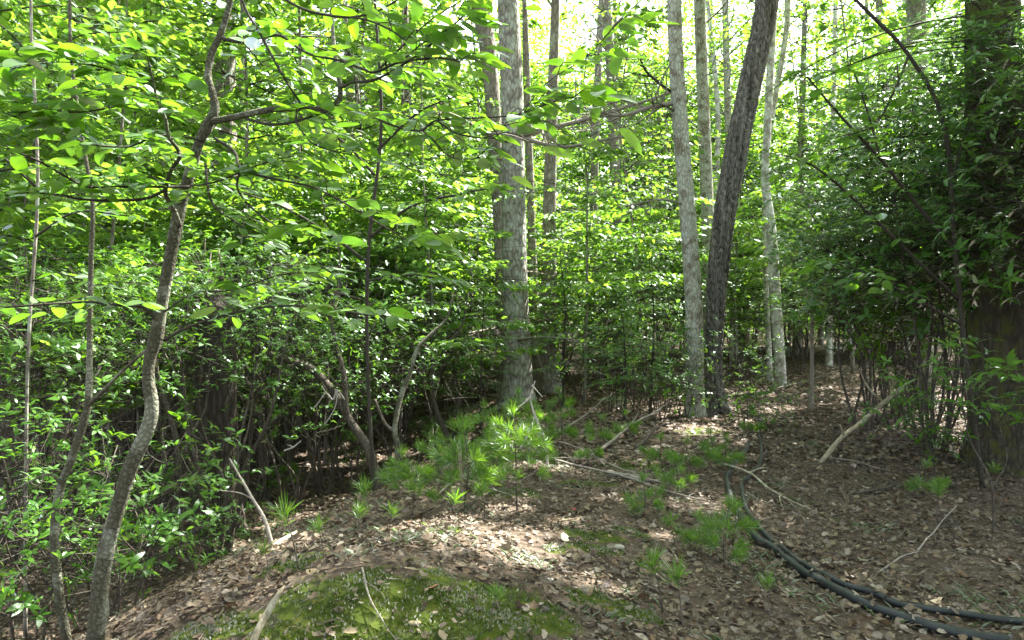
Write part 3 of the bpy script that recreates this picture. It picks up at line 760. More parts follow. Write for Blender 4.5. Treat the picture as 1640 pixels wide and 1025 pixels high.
def furrows(seed, n=15, amp=.10, fz=1.1):
    r = np.random.default_rng(seed)
    a = [(r.integers(1, 4), r.uniform(.4, 1.2) * fz * 6.28 * .5, r.uniform(0, 6.28), r.uniform(.25, .6)) for _ in range(6)]
    b = [(r.integers(5, 20), r.uniform(6, 16), r.uniform(0, 6.28)) for _ in range(8)]
    def f(th, z):
        w = sum(m * np.sin(k * th + q_ * z + p) for k, q_, p, m in a)
        s = np.sin((n * th + 2.2 * w) / 1.0)
        rg = 1 - np.abs(s) ** .6
        cross = np.clip(sum(np.sin(k * th + q_ * z + p) for k, q_, p in b) / 4, -1, 1)
        return -amp * rg * (.75 + .25 * cross) + .02 * cross
    return f
def plates(seed, cell=.035, tall=.11, amp=.10, R=.18, warp=.35, sharp=.45):
    r = np.random.default_rng(seed); nu = max(5, int(round(2 * math.pi * R / cell))); nv = 400
    jx, jy = r.uniform(.1, .9, (nu, nv)), r.uniform(.1, .9, (nu, nv)); lift = r.uniform(-1, 1, (nu, nv))
    ph = r.uniform(0, 6.28, 6)
    def f(th, z):
        u = th / (2 * math.pi) * nu + warp * (np.sin(2 * th + 5 * z + ph[0]) + np.sin(5 * th - 9 * z + ph[1]) + .6 * np.sin(3 * th + 23 * z + ph[2]))
        v = z / tall + .3 * np.sin(7 * th + ph[3]) + .5
        iu, iv = np.floor(u).astype(int), np.floor(v).astype(int); d1 = np.full(u.shape, 9.); d2 = d1.copy(); lf = np.zeros(u.shape)
        for a in (-1, 0, 1):
            for b in (-1, 0, 1):
                cu, cv = iu + a, iv + b; d = np.hypot(cu + jx[cu % nu, cv % nv] - u, cv + jy[cu % nu, cv % nv] - v)
                nw = d < d1; d2 = np.where(nw, d1, np.minimum(d2, d)); lf = np.where(nw, lift[cu % nu, cv % nv], lf); d1 = np.where(nw, d, d1)
        e = np.clip((d2 - d1) / sharp, 0, 1)
        return amp * (-1 + e ** .7) + amp * .15 * lf * e
    return f
def knots(seed, n):
    l = lumps(seed, .05, 3); r = np.random.default_rng(seed + 50); ks = [(r.uniform(0, 6.28), r.uniform(.2, 3.2), r.uniform(.15, .4)) for _ in range(n)]
    def f(th, z):
        o = l(th, z)
        for a, b, m in ks: o = o + m * np.exp(-(np.minimum(np.abs(th - a), 6.283 - np.abs(th - a)) / .5) ** 2 - ((z - b) / .022) ** 2)
        return o
    return f
def lumps(seed, amp=.03, fz=2.0):
    r = np.random.default_rng(seed); b = [(r.integers(2, 12), r.uniform(2, 12) * fz, r.uniform(0, 6.28)) for _ in range(14)]
    return lambda th, z: amp * sum(np.sin(k * th + q_ * z + p) for k, q_, p in b) / 3.5

C1 = lambda z0=9, z1=14, R=3.6, ncl=85, per=55, leaf=.15, mat='under_leaf': (z0, z1, R, ncl, per, leaf, mat)
TT = []
def T(*a, **k):
    TT.append(tall_tree(*a, seed=len(TT) + 5, **k)); return TT[-1]
T('white_pine', 'tall pale grey pine with small dead branch stubs in the middle of the clearing edge', [(830, 645, 48), (828, 560, 45), (825, 450, 41), (823, 300, 38), (820, 150, 36), (812, 0, 34)], 'pine_bark', h=15, crown=C1(R=4.2, ncl=60), sides=96, disp=plates(1, .06, .12, .035, .27), nseg=330, stubs=9, flare=.35)
T('brown_pine', 'brown barked pine close behind the pale grey pine, leaning slightly left at its top', [(806, 622, 24), (803, 450, 22), (797, 300, 22), (783, 100, 25), (768, 0, 27)], 'grey_bark', h=15, depth=16, crown=C1(R=3, ncl=40), nseg=90, sides=24, disp=lumps(2, .03), stubs=4, flare=.1)
T('hemlock', 'dark slim trunk in the shade just beyond the pale grey pine', [(882, 632, 32), (880, 500, 28), (880, 350, 22), (884, 180, 18), (890, 0, 14)], 'grey_bark', h=14, depth=16.5, crown=C1(R=2.8, ncl=40, mat='hemlock', leaf=.12), nseg=60, stubs=4)
T('thin_pine', 'thin dark trunk between the pale pine and the dark shaded trunk', [(862, 620, 14), (855, 450, 14), (848, 250, 12), (842, 100, 11)], 'grey_bark', h=10, depth=17.5, nseg=40, stubs=3)
T('maple', 'straight trunk mottled with pale lichen beside the leaning dark oak', [(1112, 600, 29), (1110, 480, 28), (1101, 350, 26), (1087, 180, 25), (1080, 60, 23), (1078, 0, 23)], 'lichen_bark', h=14, depth=12.3, crown=C1(z0=9, R=4, ncl=70), sides=64, disp=plates(3, .05, .10, .05, .15), nseg=260, stubs=3, flare=.35)
T('maple', 'slimmer grey trunk right behind the lichen mottled one', [(1137, 560, 20), (1134, 360, 20), (1126, 150, 19), (1120, 0, 18)], 'lichen_bark', h=14, depth=17, crown=C1(R=3), nseg=60, stubs=2)
T('chestnut_oak', 'leaning oak with deeply furrowed dark bark bowing over to the right', [(1147, 662, 38), (1144, 600, 30), (1145, 520, 30), (1151, 420, 34), (1163, 320, 36), (1186, 200, 37), (1208, 100, 36), (1226, 10, 36)], 'oak_bark', h=13, crown=C1(R=4, z0=9, z1=14, ncl=150), sides=150, disp=(lambda a, b, c: (lambda th, z: a(th, z) + .5 * b(th, z) + c(th, z)))(plates(4, .036, .15, .11, .18, .9, .42), furrows(4, 12, .12, 1.3), lumps(44, .03, .6)), nseg=640, flare=.4)
T('birch', 'slim trunk with pale sunlit patches to the right of the leaning oak', [(1249, 575, 17), (1243, 480, 17), (1236, 370, 16), (1227, 290, 13), (1230, 200, 12), (1236, 80, 12), (1240, 0, 12)], 'pale_bark', h=13, depth=16, crown=C1(R=2.6, ncl=70), nseg=90, sides=16, flare=.1)
T('birch', 'second thin pale stem rising beside the pale patched trunk', [(1232, 560, 9), (1226, 400, 8), (1228, 250, 8), (1258, 60, 9), (1262, 0, 9)], 'pale_bark', h=12, depth=18, nseg=60, sides=10)
T('far_maple', 'thin distant trunk showing between the slim grey trunk and the leaning oak', [(1178, 560, 12), (1172, 300, 11), (1165, 0, 10)], 'lichen_bark', h=14, depth=24, crown=C1(z0=8, R=3, ncl=60), nseg=40, stubs=2)
T('hemlock', 'massive dark hemlock at the edge of the trail, mossy at its foot', [(1612, 745, 112), (1608, 650, 100), (1600, 500, 92), (1592, 250, 82), (1590, 0, 76)], 'mossy_hemlock_bark', h=14, crown=C1(z0=7, z1=13, R=4.2, ncl=160, mat='hemlock', leaf=.12), sides=110, disp=plates(8, .06, .25, .07, .3), nseg=260, flare=.3)
T('hemlock_snag', 'broad dark broken trunk deep in the shaded laurel thicket', [(352, 852, 74), (350, 720, 66), (350, 560, 60), (349, 500, 54), (348, 480, 30), (346, 465, 8)], 'hemlock_bark', sides=90, disp=plates(9, .06, .25, .07, .24), nseg=120, flare=.25)
T('pine', 'pale lavender grey trunk high up behind the forked sapling', [(366, 520, 40), (362, 200, 36), (360, 0, 34)], 'grey_bark', h=16, depth=17, crown=C1(z0=11, z1=16, R=3, ncl=30), sides=24, nseg=60)
T('pine', 'grey furrowed trunk seen near the upper corner behind the leaves', [(150, 480, 30), (142, 200, 30), (138, 0, 28)], 'grey_bark', h=16, depth=16, crown=C1(z0=11, z1=16, R=3, ncl=30), sides=24, nseg=60)
T('pine', 'soft grey trunk between the lavender trunk and the corner trunk', [(240, 500, 18), (234, 200, 19), (228, 0, 18)], 'pale_bark', h=16, depth=24, nseg=40)
T('far_pine', 'slim straight grey trunk with twiggy dead branches, right of the dark shaded trunk', [(990, 560, 18), (986, 300, 17), (978, 100, 15), (972, 0, 14)], 'grey_bark', h=14, depth=22, crown=C1(z0=10, R=2.8, ncl=60), nseg=50, stubs=5)
T('far_pine', 'narrow trunk leaning a little, just left of the slim straight grey one', [(946, 560, 13), (950, 350, 13), (954, 180, 12), (962, 0, 11)], 'grey_bark', h=14, depth=25, nseg=40, stubs=4)
T('far_maple', 'dim brown trunk left of the pale pine among laurel tops', [(664, 600, 17), (660, 450, 16), (655, 260, 14), (650, 100, 12)], 'grey_bark', h=12, depth=20, nseg=40)
T('far_maple', 'dim grey trunk standing among bright leaves above the laurel thicket', [(572, 600, 16), (567, 300, 15), (560, 100, 13)], 'grey_bark', h=12, depth=23, nseg=40)
T('far_birch', 'very thin pale pole of a tree in the bright gap over the trail', [(1326, 600, 9), (1330, 400, 8), (1334, 200, 7), (1338, 0, 7)], 'pale_bark', h=14, depth=20, nseg=40, sides=10)
T('dark_oak', 'dark trunk half hidden by the hanging hemlock boughs', [(1478, 620, 32), (1474, 300, 28), (1466, 0, 28)], 'grey_bark', h=14, depth=13, crown=C1(R=3.2), sides=24, nseg=60, stubs=2)
T('snag', 'short bare grey pole standing beside the trail', [(1300, 655, 7), (1301, 600, 6), (1300, 540, 6), (1302, 470, 5)], 'dead_wood', nseg=24, sides=10, flare=.1)
def bough(tree, pts, mat, seed, n=12, rad0=1.0):
    root = tree[0]; base = np.array(root.location); r = np.random.default_rng(seed)
    Q = resample(np.array([np.append(PX(a, b, d), w / F * d / 2) for a, b, d, w in pts]), 50); C = Q[:, :3] - base
    mb = MB(); add_tube(mb, C, Q[:, 3], 7)
    for k in range(n):
        j = r.integers(8, 49); o = C[j]; t = unit(C[min(49, j + 1)] - C[j - 1]); e = o + (t * .7 + r.normal(0, .6, 3)) * r.uniform(.25, .9)
        c = resample([o, (o + e) / 2 + r.normal(0, .05, 3), e], 7); add_tube(mb, c, np.linspace(Q[j, 3] * .5, .003, 7), 4, cap=False)
        for q_ in range(3):
            o2 = c[r.integers(2, 6)]; e2 = o2 + (t * .5 + r.normal(0, .7, 3)) * r.uniform(.1, .35); add_tube(mb, [o2, (o2 + e2) / 2 + r.normal(0, .01, 3), e2], [.004, .003, .002], 3, cap=False)
    part('branch', mb.mesh('branch', M[mat], True), root)
bough(TT[0], [(838, 215, 14.4, 12), (870, 208, 14.0, 9), (920, 196, 13.4, 7), (975, 180, 13, 6), (1040, 160, 12.6, 4), (1100, 140, 12.3, 3)], 'dead_wood', 1, 22)
bough(TT[0], [(838, 222, 14.4, 8), (900, 235, 13.6, 5), (960, 225, 13.2, 4), (1010, 215, 13, 3)], 'dead_wood', 2, 14)
bough(TT[0], [(812, 225, 14.4, 8), (780, 215, 14, 6), (740, 190, 13.4, 4), (690, 170, 13, 3)], 'dead_wood', 3, 12)
bough(TT[4], [(1082, 165, 12.3, 9), (1040, 172, 12, 7), (990, 185, 11.8, 5), (930, 170, 11.5, 4)], 'dead_wood', 4, 22)
bough(TT[4], [(1079, 150, 12.3, 5), (1040, 120, 12, 4), (1025, 95, 11.8, 3)], 'twig', 5, 6)
bough(TT[4], [(1105, 330, 12.3, 5), (1060, 320, 12, 3), (1000, 330, 11.8, 2)], 'dead_wood', 6, 10)
bough(TT[0], [(828, 545, 14.4, 5), (870, 540, 13.6, 4), (930, 545, 13, 2)], 'dead_wood', 7, 12)
bough(TT[0], [(815, 520, 14.4, 5), (770, 530, 13.4, 4), (720, 540, 13, 2)], 'dead_wood', 8, 12)
hroot, hC, hR = TT[10]; hb = np.array(hroot.location); r = np.random.default_rng(4); fo, br = MB(), MB()
for k in range(84):
    z = 1.9 + 6.4 * r.random() ** 1.2; o = np.array([np.interp(z, hC[:, 2], hC[:, 0]), np.interp(z, hC[:, 2], hC[:, 1]), z]) - hb
    az = r.uniform(2.6, 5.7); hemlock_branch(r, fo, br, o, az, r.uniform(.9, 2.2) + .08 * z, r.uniform(.15, .45), 28)
part('boughs', br.mesh('boughs', M['twig'], True), hroot, 'stuff'); part('foliage', fo.mesh('foliage', M['hemlock']), hroot, 'stuff'); CARVED.append(hroot)

# unseen trees added around the view so their crowns shade the clearing
for k, (x, y, R) in enumerate([(8.5, 8, 4), (12, 13, 4.2), (10, 3, 4), (13.5, 7, 4), (6.5, 3.0, 3.6), (3.0, -1.5, 4), (-1.5, 1.5, 3.2)]):
    lab = ['unseen grey tree added for shade, beyond the mossy hemlock', 'unseen tree added for shade, far along the slope past the hemlock', 'unseen grey tree added for shade, on the slope beside the hoses', 'unseen grey tree added for shade, farthest out on the slope', 'unseen tree added for shade, close beside the hoses', 'unseen tree added for shade, behind the viewpoint', 'unseen tree added for shade, crown over the moss mound viewpoint'][k]
    r_ = np.random.default_rng(90 + k); base = np.array([x, y, Hs(x, y)]); root = thing('unseen_shade_tree', lab, 'tree', base)
    if k == 6: base = base + 0
    ox, oy = (0, 0) if k != 6 else (0, 0)
    if k == 6: root.location = (-4.5, -1.0, Hs(-4.5, -1.0)); base = np.array([-4.5, -1.0, Hs(-4.5, -1.0)])
    C = np.array([(0, 0, -.2), (0.1, 0, 3), (0, .1, 7), (x - base[0], y - base[1], 12)], float) if k == 6 else np.array([(0, 0, -.2), (0.1, 0, 3), (0, .1, 7), (0, 0, 12)], float)
    mb = MB(); add_tube(mb, resample(C, 24), np.linspace(.2, .08, 24), 14); part('trunk', mb.mesh('trunk', M['grey_bark'], True), root)
    cm, bm = crown_mesh(x, y, base[2] + 8.5, base[2] + 13.5, R, 120, 55, .16, 'under_leaf', base, 300 + k); part('crown', cm, root, 'stuff'); part('branches', bm, root, 'stuff')

# ------------------------------------------------------------------ far woods
mb = MB(); n = 170000
cl = 3600; a = rng.random(cl); cy = rng.uniform(46, 80, cl); cx = rng.uniform(-1, 1, cl) * (cy * .8 + 5); cz = H(cx, cy) + 19 * rng.random(cl) ** 1.35
pk = rng.integers(0, cl, n); P = np.stack([cx[pk], cy[pk], cz[pk]], -1) + rng.normal(0, 1, (n, 3)) * [1.6, 1.6, .8]
put(mb, kite(.7, .2, .1), P, rng.normal(size=(n, 3)) * [1, 1, .4], np.array([0, 0, 1]) + rng.normal(0, .5, (n, 3)), rng.uniform(.25, .5, n))
setting('far_woods', mb.mesh('far_woods', M['far_leaf']), 'stuff')

# distant trunks
mk = []
for v_ in range(3):
    def fn(v_=v_):
        root = thing('distant_tree', '', 'tree'); r = np.random.default_rng(50 + v_)
        C = resample([(0, 0, -.3), (.1, 0, 5), (r.uniform(-.5, .5), 0, 10), (r.uniform(-.8, .8), 0, 17)], 24)
        mb = MB(); add_tube(mb, C, np.linspace(.17, .07, 24), 8); part('trunk', mb.mesh('trunk', M[['grey_bark', 'pale_bark', 'lichen_bark'][v_]], True), root)
        cm, bm = crown_mesh(C[-1][0], 0, 6, 18, 3.3, 60, 42, .21, 'far_leaf', np.zeros(3), 77 + v_, flt=False)
        part('crown', cm, root, 'stuff'); part('branches', bm, root, 'stuff'); return root
    mk.append(Maker(fn))
r = np.random.default_rng(5)
for k in range(64):
    d = r.uniform(22, 58); x = r.uniform(-1, 1) * d * .75; v_ = r.integers(0, 3)
    mk[v_].place((x, d, Hs(x, d)), r.uniform(0, 6.28), ['grey trunked tree in the bright distant woods', 'pale trunked tree in the bright distant woods', 'lichen spotted tree in the bright distant woods'][v_], ['grey trees of the distant woods', 'pale trees of the distant woods', 'lichened trees of the distant woods'][v_], r.uniform(.7, 1.2))

# ------------------------------------------------------------------ understory trees
um = [make_under(1, 7.5, 2.4, 32, 150, .155), make_under(2, 6.0, 2.1, 28, 140, .14), make_under(3, 9.0, 2.6, 36, 150, .165, low=.3), make_under(4, 4.6, 1.8, 24, 130, .13), make_under(6, 7, 2.3, 30, 150, .15)]
ul = ['slender young tree with broad layers of bright leaves', 'short understory tree with flat bright leaf layers', 'taller understory tree with a high layered crown', 'small bushy tree with low leaf layers', 'light green young tree with wide leafy sprays']
r = np.random.default_rng(8)
zones = []
for k in range(95):
    d = 13 + 27 * r.random() ** .9; px = r.uniform(-120, 1760)
    if 780 < px < 1260 and d < 19: d += 7
    if 1180 < px < 1420 and d < 24: d += 6
    zones.append((px, d))
zones += [(1330, 30), (1380, 26), (1300, 34), (1420, 24), (1350, 38), (1240, 30), (60, 9.5), (180, 10.5), (420, 11.5), (520, 12.5), (-40, 8), (640, 14), (700, 16), (300, 12), (470, 15)]
zones += [(735, 15), (770, 17.5), (900, 16.5), (935, 14.5), (1010, 16), (1060, 18), (960, 19), (860, 20), (690, 12.5), (1180, 19.5)]
zones2 = [(r.uniform(-60, 1500), r.uniform(17, 34)) for k in range(42)] + [(366, 14.5), (250, 15), (480, 15.5), (560, 17)]
for px, d in zones2:
    v_ = (0, 2, 4)[r.integers(0, 3)]; x, y, z = at(px, d); side = 'left of the pale pine' if px < 790 else ('beyond the leaning oak' if px < 1300 else 'behind the hanging hemlock boughs')
    um[v_].place((x, y, z), r.uniform(0, 6.28), ul[v_] + ' ' + side, 'tall young trees ' + side, r.uniform(1.35, 1.75))
for px, d in zones:
    v_ = r.integers(0, 5); x, y, z = at(px, d)
    side = 'left of the pale pine' if px < 790 else ('beyond the leaning oak' if px < 1300 else 'behind the hanging hemlock boughs')
    um[v_].place((x, y, z), r.uniform(0, 6.28), ul[v_] + ' ' + side, 'understory trees ' + side + ', sort of the ' + ul[v_], r.uniform(.8, 1.15))

# ------------------------------------------------------------------ laurel thickets
lm = [make_laurel(21, 3.4, 1.7, 400, .50, .09), make_laurel(22, 3.1, 1.5, 360, .52, .088, nst=6), make_laurel(23, 2.6, 1.4, 340, .38, .082), make_laurel(24, 1.7, 1.1, 150, .18, .095, nst=4), make_laurel(25, 1.0, .75, 70, .15, .09, nst=4)]
def laurel(v_, px, d, label, group=None, s=1.0):
    x, y, z = at(px, d); lm[v_].place((x, y, z), (px * 1.7 + d) % 6.28, label, group, s)
grp = 'tall laurels of the shaded thicket'
for v_, px, d, s in [(0, 120, 8.5, 1), (1, 260, 9.3, 1.05), (0, 400, 9.8, 1.1), (1, 520, 10.4, 1.05), (2, 620, 11.5, 1.1), (0, 20, 7.4, 1), (1, -60, 6.4, 1), (0, 330, 11.5, 1.15), (1, 460, 12.5, 1.2), (0, 580, 13.5, 1.2), (1, 700, 14, 1.1), (2, 740, 13, 1.0), (1, 160, 11, 1.2), (0, 60, 12, 1.2), (2, 650, 16, 1.2), (0, 250, 14, 1.3), (1, 400, 15, 1.3), (0, 520, 17, 1.3), (2,560,10.6,1.0), (2, 470, 9.2, .95), (0, 335, 8.9, 1.0), (1, 350, 7.4, 1.0)]:
    laurel(v_, px, d, 'tall laurel bush with crooked dark stems in the shaded thicket left of the pale pine', grp, s)
grp = 'low laurels down the slope by the forked sapling'
for v_, px, d, s in [(3, 40, 5.0, 1), (3, 150, 5.6, 1.05), (4, 210, 4.8, 1), (3, 250, 6.8, 1.0), (4, 320, 6.6, .6), (2, -10, 6.0, 1)]:
    laurel(v_, px, d, 'low leafy laurel on the slope around the foot of the forked sapling', grp, s)
grp = 'laurels closing the view beyond the big trunks'
for v_, px, d, s in [(2, 930, 15.5, 1), (3, 985, 12.5, 1.1), (2, 1020, 14, 1), (3, 1060, 12.6, 1.15), (1, 1080, 16.5, 1), (3, 1000, 17, 1.3), (1, 900, 20, 1.1), (2, 1180, 18, 1), (0, 1120, 21, 1.1), (1, 1290, 24, 1.1), (2, 850, 18.5, 1), (0, 980, 22, 1.2), (2, 760, 17.5, 1), (0, 1200, 25, 1.2), (1, 1050, 26, 1.3), (3, 1200, 15.5, .8), (0, 800, 24, 1.3), (1, 1360, 27, 1.3), (0, 1430, 22, 1.2), (2, 1280, 19, .9), (0, 700, 21, 1.4), (1, 940, 28, 1.4), (0, 1150, 31, 1.5), (1, 1330, 31, 1.3), (0, 1390, 24, 1.2), (1, 1450, 20, 1.2), (2, 1500, 17, 1.2), (0, 1260, 34, 1.4), (0, 1380, 34, 1.4), (1, 1550, 22, 1.4), (0, 1640, 20, 1.4)]:
    laurel(v_, px, d, 'leafy laurel bush filling the gap beyond the pale pine and the leaning oak', grp, s)
laurel(3, 1055, 11.0, 'leafy laurel crowding the left foot of the mottled trunk', None, .85)
laurel(3, 1095, 11.6, 'laurel pressed between the mottled trunk and the viewer side path', None, .7)
laurel(4, 1485, 8.2, 'small laurel in the litter under the raised dead pole', None, .7)
laurel(4, 1250, 12.5, 'low laurel where the trail narrows past the oak', None, .7)
laurel(4, 1190, 11.4, 'small sunlit laurel right at the foot of the leaning oak', None, .95)
laurel(4, 1225, 10.2, 'small low laurel beside the upper end of the black hoses', None, .6)
laurel(4, 340, 7.6, 'small bright laurel sprout in front of the broad dark trunk', None, .55)
laurel(4, 410, 7.4, 'tiny laurel sprig near the sunlit stump end of a dead branch', None, .4)

# rhododendrons on the right, bigger leaves hanging in whorls
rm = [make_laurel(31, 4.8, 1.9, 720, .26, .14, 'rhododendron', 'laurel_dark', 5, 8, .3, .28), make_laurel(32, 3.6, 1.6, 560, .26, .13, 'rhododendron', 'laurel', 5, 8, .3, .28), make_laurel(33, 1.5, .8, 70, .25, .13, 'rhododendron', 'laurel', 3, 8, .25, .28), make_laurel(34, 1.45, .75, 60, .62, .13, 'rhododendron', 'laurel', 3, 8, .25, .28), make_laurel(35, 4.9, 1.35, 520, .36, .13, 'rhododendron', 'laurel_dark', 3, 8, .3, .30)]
def rhodo(v_, px, d, label, group=None, s=1.0):
    x, y, z = at(px, d); rm[v_].place((x, y, z), (px * .7 + d) % 6.28, label, group, s)
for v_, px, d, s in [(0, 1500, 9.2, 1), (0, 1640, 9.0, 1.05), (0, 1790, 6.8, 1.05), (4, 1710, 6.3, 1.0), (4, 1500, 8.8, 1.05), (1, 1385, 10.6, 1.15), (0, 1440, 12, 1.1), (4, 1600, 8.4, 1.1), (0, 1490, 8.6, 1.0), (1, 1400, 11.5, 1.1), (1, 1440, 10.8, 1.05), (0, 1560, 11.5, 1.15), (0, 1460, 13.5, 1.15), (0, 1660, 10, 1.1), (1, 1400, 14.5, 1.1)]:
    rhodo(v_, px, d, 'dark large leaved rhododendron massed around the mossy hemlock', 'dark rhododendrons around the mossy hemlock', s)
rhodo(3, 1600, 5.6, 'young rhododendron spreading bright leaf whorls before the mossy hemlock foot', None, 1.0)
rhodo(2, 1480, 7.2, 'young rhododendron with thin stems behind the leaning dead pole', None, .8)
rhodo(2, 1475, 9.4, 'sparse young rhododendron at the raised end of the dead pole', None, .85)

# hemlock saplings and hanging boughs
hm = [make_hemlock(41, 3.0, 1.5, 20, .25), make_hemlock(42, 4.6, 1.9, 26, .2), make_hemlock(43, 1.7, .9, 14, .2)]
def hem(v_, px, d, label, group=None, s=1.0):
    x, y, z = at(px, d); hm[v_].place((x, y, z), (px * .9) % 6.28, label, group, s)
hem(0, 1040, 12.0, 'young hemlock with flat feathery boughs left of the leaning oak', None, .9)
hem(2, 1000, 11.0, 'very young hemlock by the fallen branches', None, 1)
hem(1, 700, 12.2, 'young hemlock between the thicket and the pale pine', None, .85)
hem(0, 900, 13.5, 'feathery hemlock sapling between pale pine and lichen mottled trunk', None, 1)
hem(0, 770, 11.4, 'thin hemlock sapling right before the pale pine', None, .8)

# ------------------------------------------------------------------ crooked laurel stems in the dark thicket and the near saplings
def stems_thing(name, label, cat, paths, mat, sides=10, stand=True, pname='stem', nseg=40):
    """paths: lists of (px, py, depth, width_px); the first point stands on the ground"""
    p = PX(*paths[0][0][:3]); base = np.array([p[0], p[1], Hs(p[0], p[1])]) if stand else p
    root = thing(name, label, cat, base)
    out = []
    for k, path in enumerate(paths):
        Q = np.array([np.append(PX(a, b, d), w / F * d / 2 * .84) for a, b, d, w in path])
        if k == 0 and stand: Q = np.vstack([Q[0] - [0, 0, 0, 0], Q[1:]]); Q[0][2] = min(Q[0][2], base[2]) - .05
        n = max(8, min(nseg, len(Q) * 7)); Q = resample(Q, n)
        L = np.linalg.norm(np.diff(Q[:, :3], axis=0), axis=1).sum()
        wg = wiggle(n, .0012 * L, k * 13 + len(name)); wg *= np.sin(np.linspace(0, math.pi, n))[:, None]
        mb = MB(); add_tube(mb, Q[:, :3] - base + wg, np.maximum(Q[:, 3], .0012), sides if k < 3 else 6, disp=knots(k + 3, 11 if k == 0 else 4) if k < 3 else None)
        part('trunk' if (k == 0 and pname != 'stem') else pname, mb.mesh(pname, M[mat[0] if k < mat[2] else mat[1]], True), root)
        out.append(Q)
    return root, out, base

stems_thing('bent_laurel', 'bowed bare laurel stem arching over the far side of the moss mound', 'bush', [[(612, 768, 8.6, 22), (590, 720, 8.7, 18), (565, 680, 8.8, 15), (535, 630, 8.9, 15), (500, 592, 9.0, 15), (455, 575, 9.1, 13), (420, 560, 9.2, 10), (385, 520, 9.3, 8), (360, 460, 9.4, 6), (350, 400, 9.5, 3)], [(555, 665, 8.8, 12), (550, 600, 8.9, 10), (538, 550, 9.0, 8), (530, 500, 9.0, 6), (545, 440, 9.0, 4), (540, 380, 9.0, 2)]], ('laurel_stem', 'laurel_stem', 2))
stems_thing('forked_laurel', 'forked laurel with a pale smooth foot beside the bowed stem', 'bush', [[(636, 768, 8.7, 11), (637, 720, 8.7, 12), (632, 690, 8.7, 11), (640, 640, 8.8, 10), (655, 600, 8.9, 9), (668, 560, 9.0, 8), (690, 535, 9.1, 6), (715, 510, 9.2, 4), (725, 470, 9.2, 2)], [(634, 695, 8.7, 8), (615, 675, 8.8, 6), (600, 640, 8.8, 5)]], ('sap_bark', 'laurel_stem', 1))
stems_thing('dark_laurel', 'dark crooked laurel stem near the far end of the thicket', 'bush', [[(735, 700, 11.5, 12), (700, 660, 11.5, 10), (690, 600, 11.6, 9), (710, 560, 11.7, 7), (740, 520, 11.8, 4), (750, 470, 11.8, 2)]], ('laurel_stem', 'laurel_stem', 1))
for k, (a, b_, w) in enumerate([(278, 900, 12), (265, 850, 9), (430, 800, 13), (470, 760, 10), (300, 830, 8), (390, 820, 8), (505, 740, 11), (440, 740, 8), (325, 800, 7)]):
    g = G(a, b_); d = g[1]; rr = np.random.default_rng(k); s1, s2 = rr.uniform(-30, 30), rr.uniform(-50, 50)
    stems_thing('dark_laurel', 'leaning dark bare laurel stem in the shade beside the broad dark trunk', 'bush', [[(a, b_, d, w), (a + s1 * .5, b_ - 90, d, w * .9), (a + s1, b_ - 180, d + .1, w * .8), (a + s2, b_ - 290, d + .2, w * .6), (a + s2 * 1.5, b_ - 370, d + .3, w * .4)], [(a + s1, b_ - 180, d + .1, w * .5), (a + s1 + 40, b_ - 240, d, w * .4), (a + s1 + 50, b_ - 320, d, w * .3)]], ('laurel_stem', 'laurel_stem', 2))
for o in [o for o in col.objects if o.get('label', '').startswith('leaning dark bare')]: o['group'] = 'bare laurel stems in the shade'

# second sapling, behind the forked one
stems_thing('young_maple', 'thin mossy sapling kinked near its foot behind the forked sapling', 'tree',
    [[(112, 1010, 4.5, 17), (92, 930, 4.5, 17), (88, 850, 4.5, 16), (98, 780, 4.5, 15), (112, 745, 4.5, 14), (130, 690, 4.5, 15), (141, 645, 4.5, 13), (143, 560, 4.5, 11), (144, 480, 4.5, 10), (146, 400, 4.5, 9), (148, 330, 4.5, 8), (140, 270, 4.5, 7), (125, 180, 4.5, 6), (113, 80, 4.5, 6), (112, -40, 4.5, 5)],
     [(141, 650, 4.5, 8), (165, 625, 4.3, 7), (195, 595, 4.1, 6), (235, 560, 3.9, 6), (262, 543, 3.8, 5)], [(98, 775, 4.5, 6), (80, 760, 4.4, 5), (50, 770, 4.3, 4), (12, 790, 4.2, 3)]], ('sap_bark', 'sap_bark', 3), pname='branch')

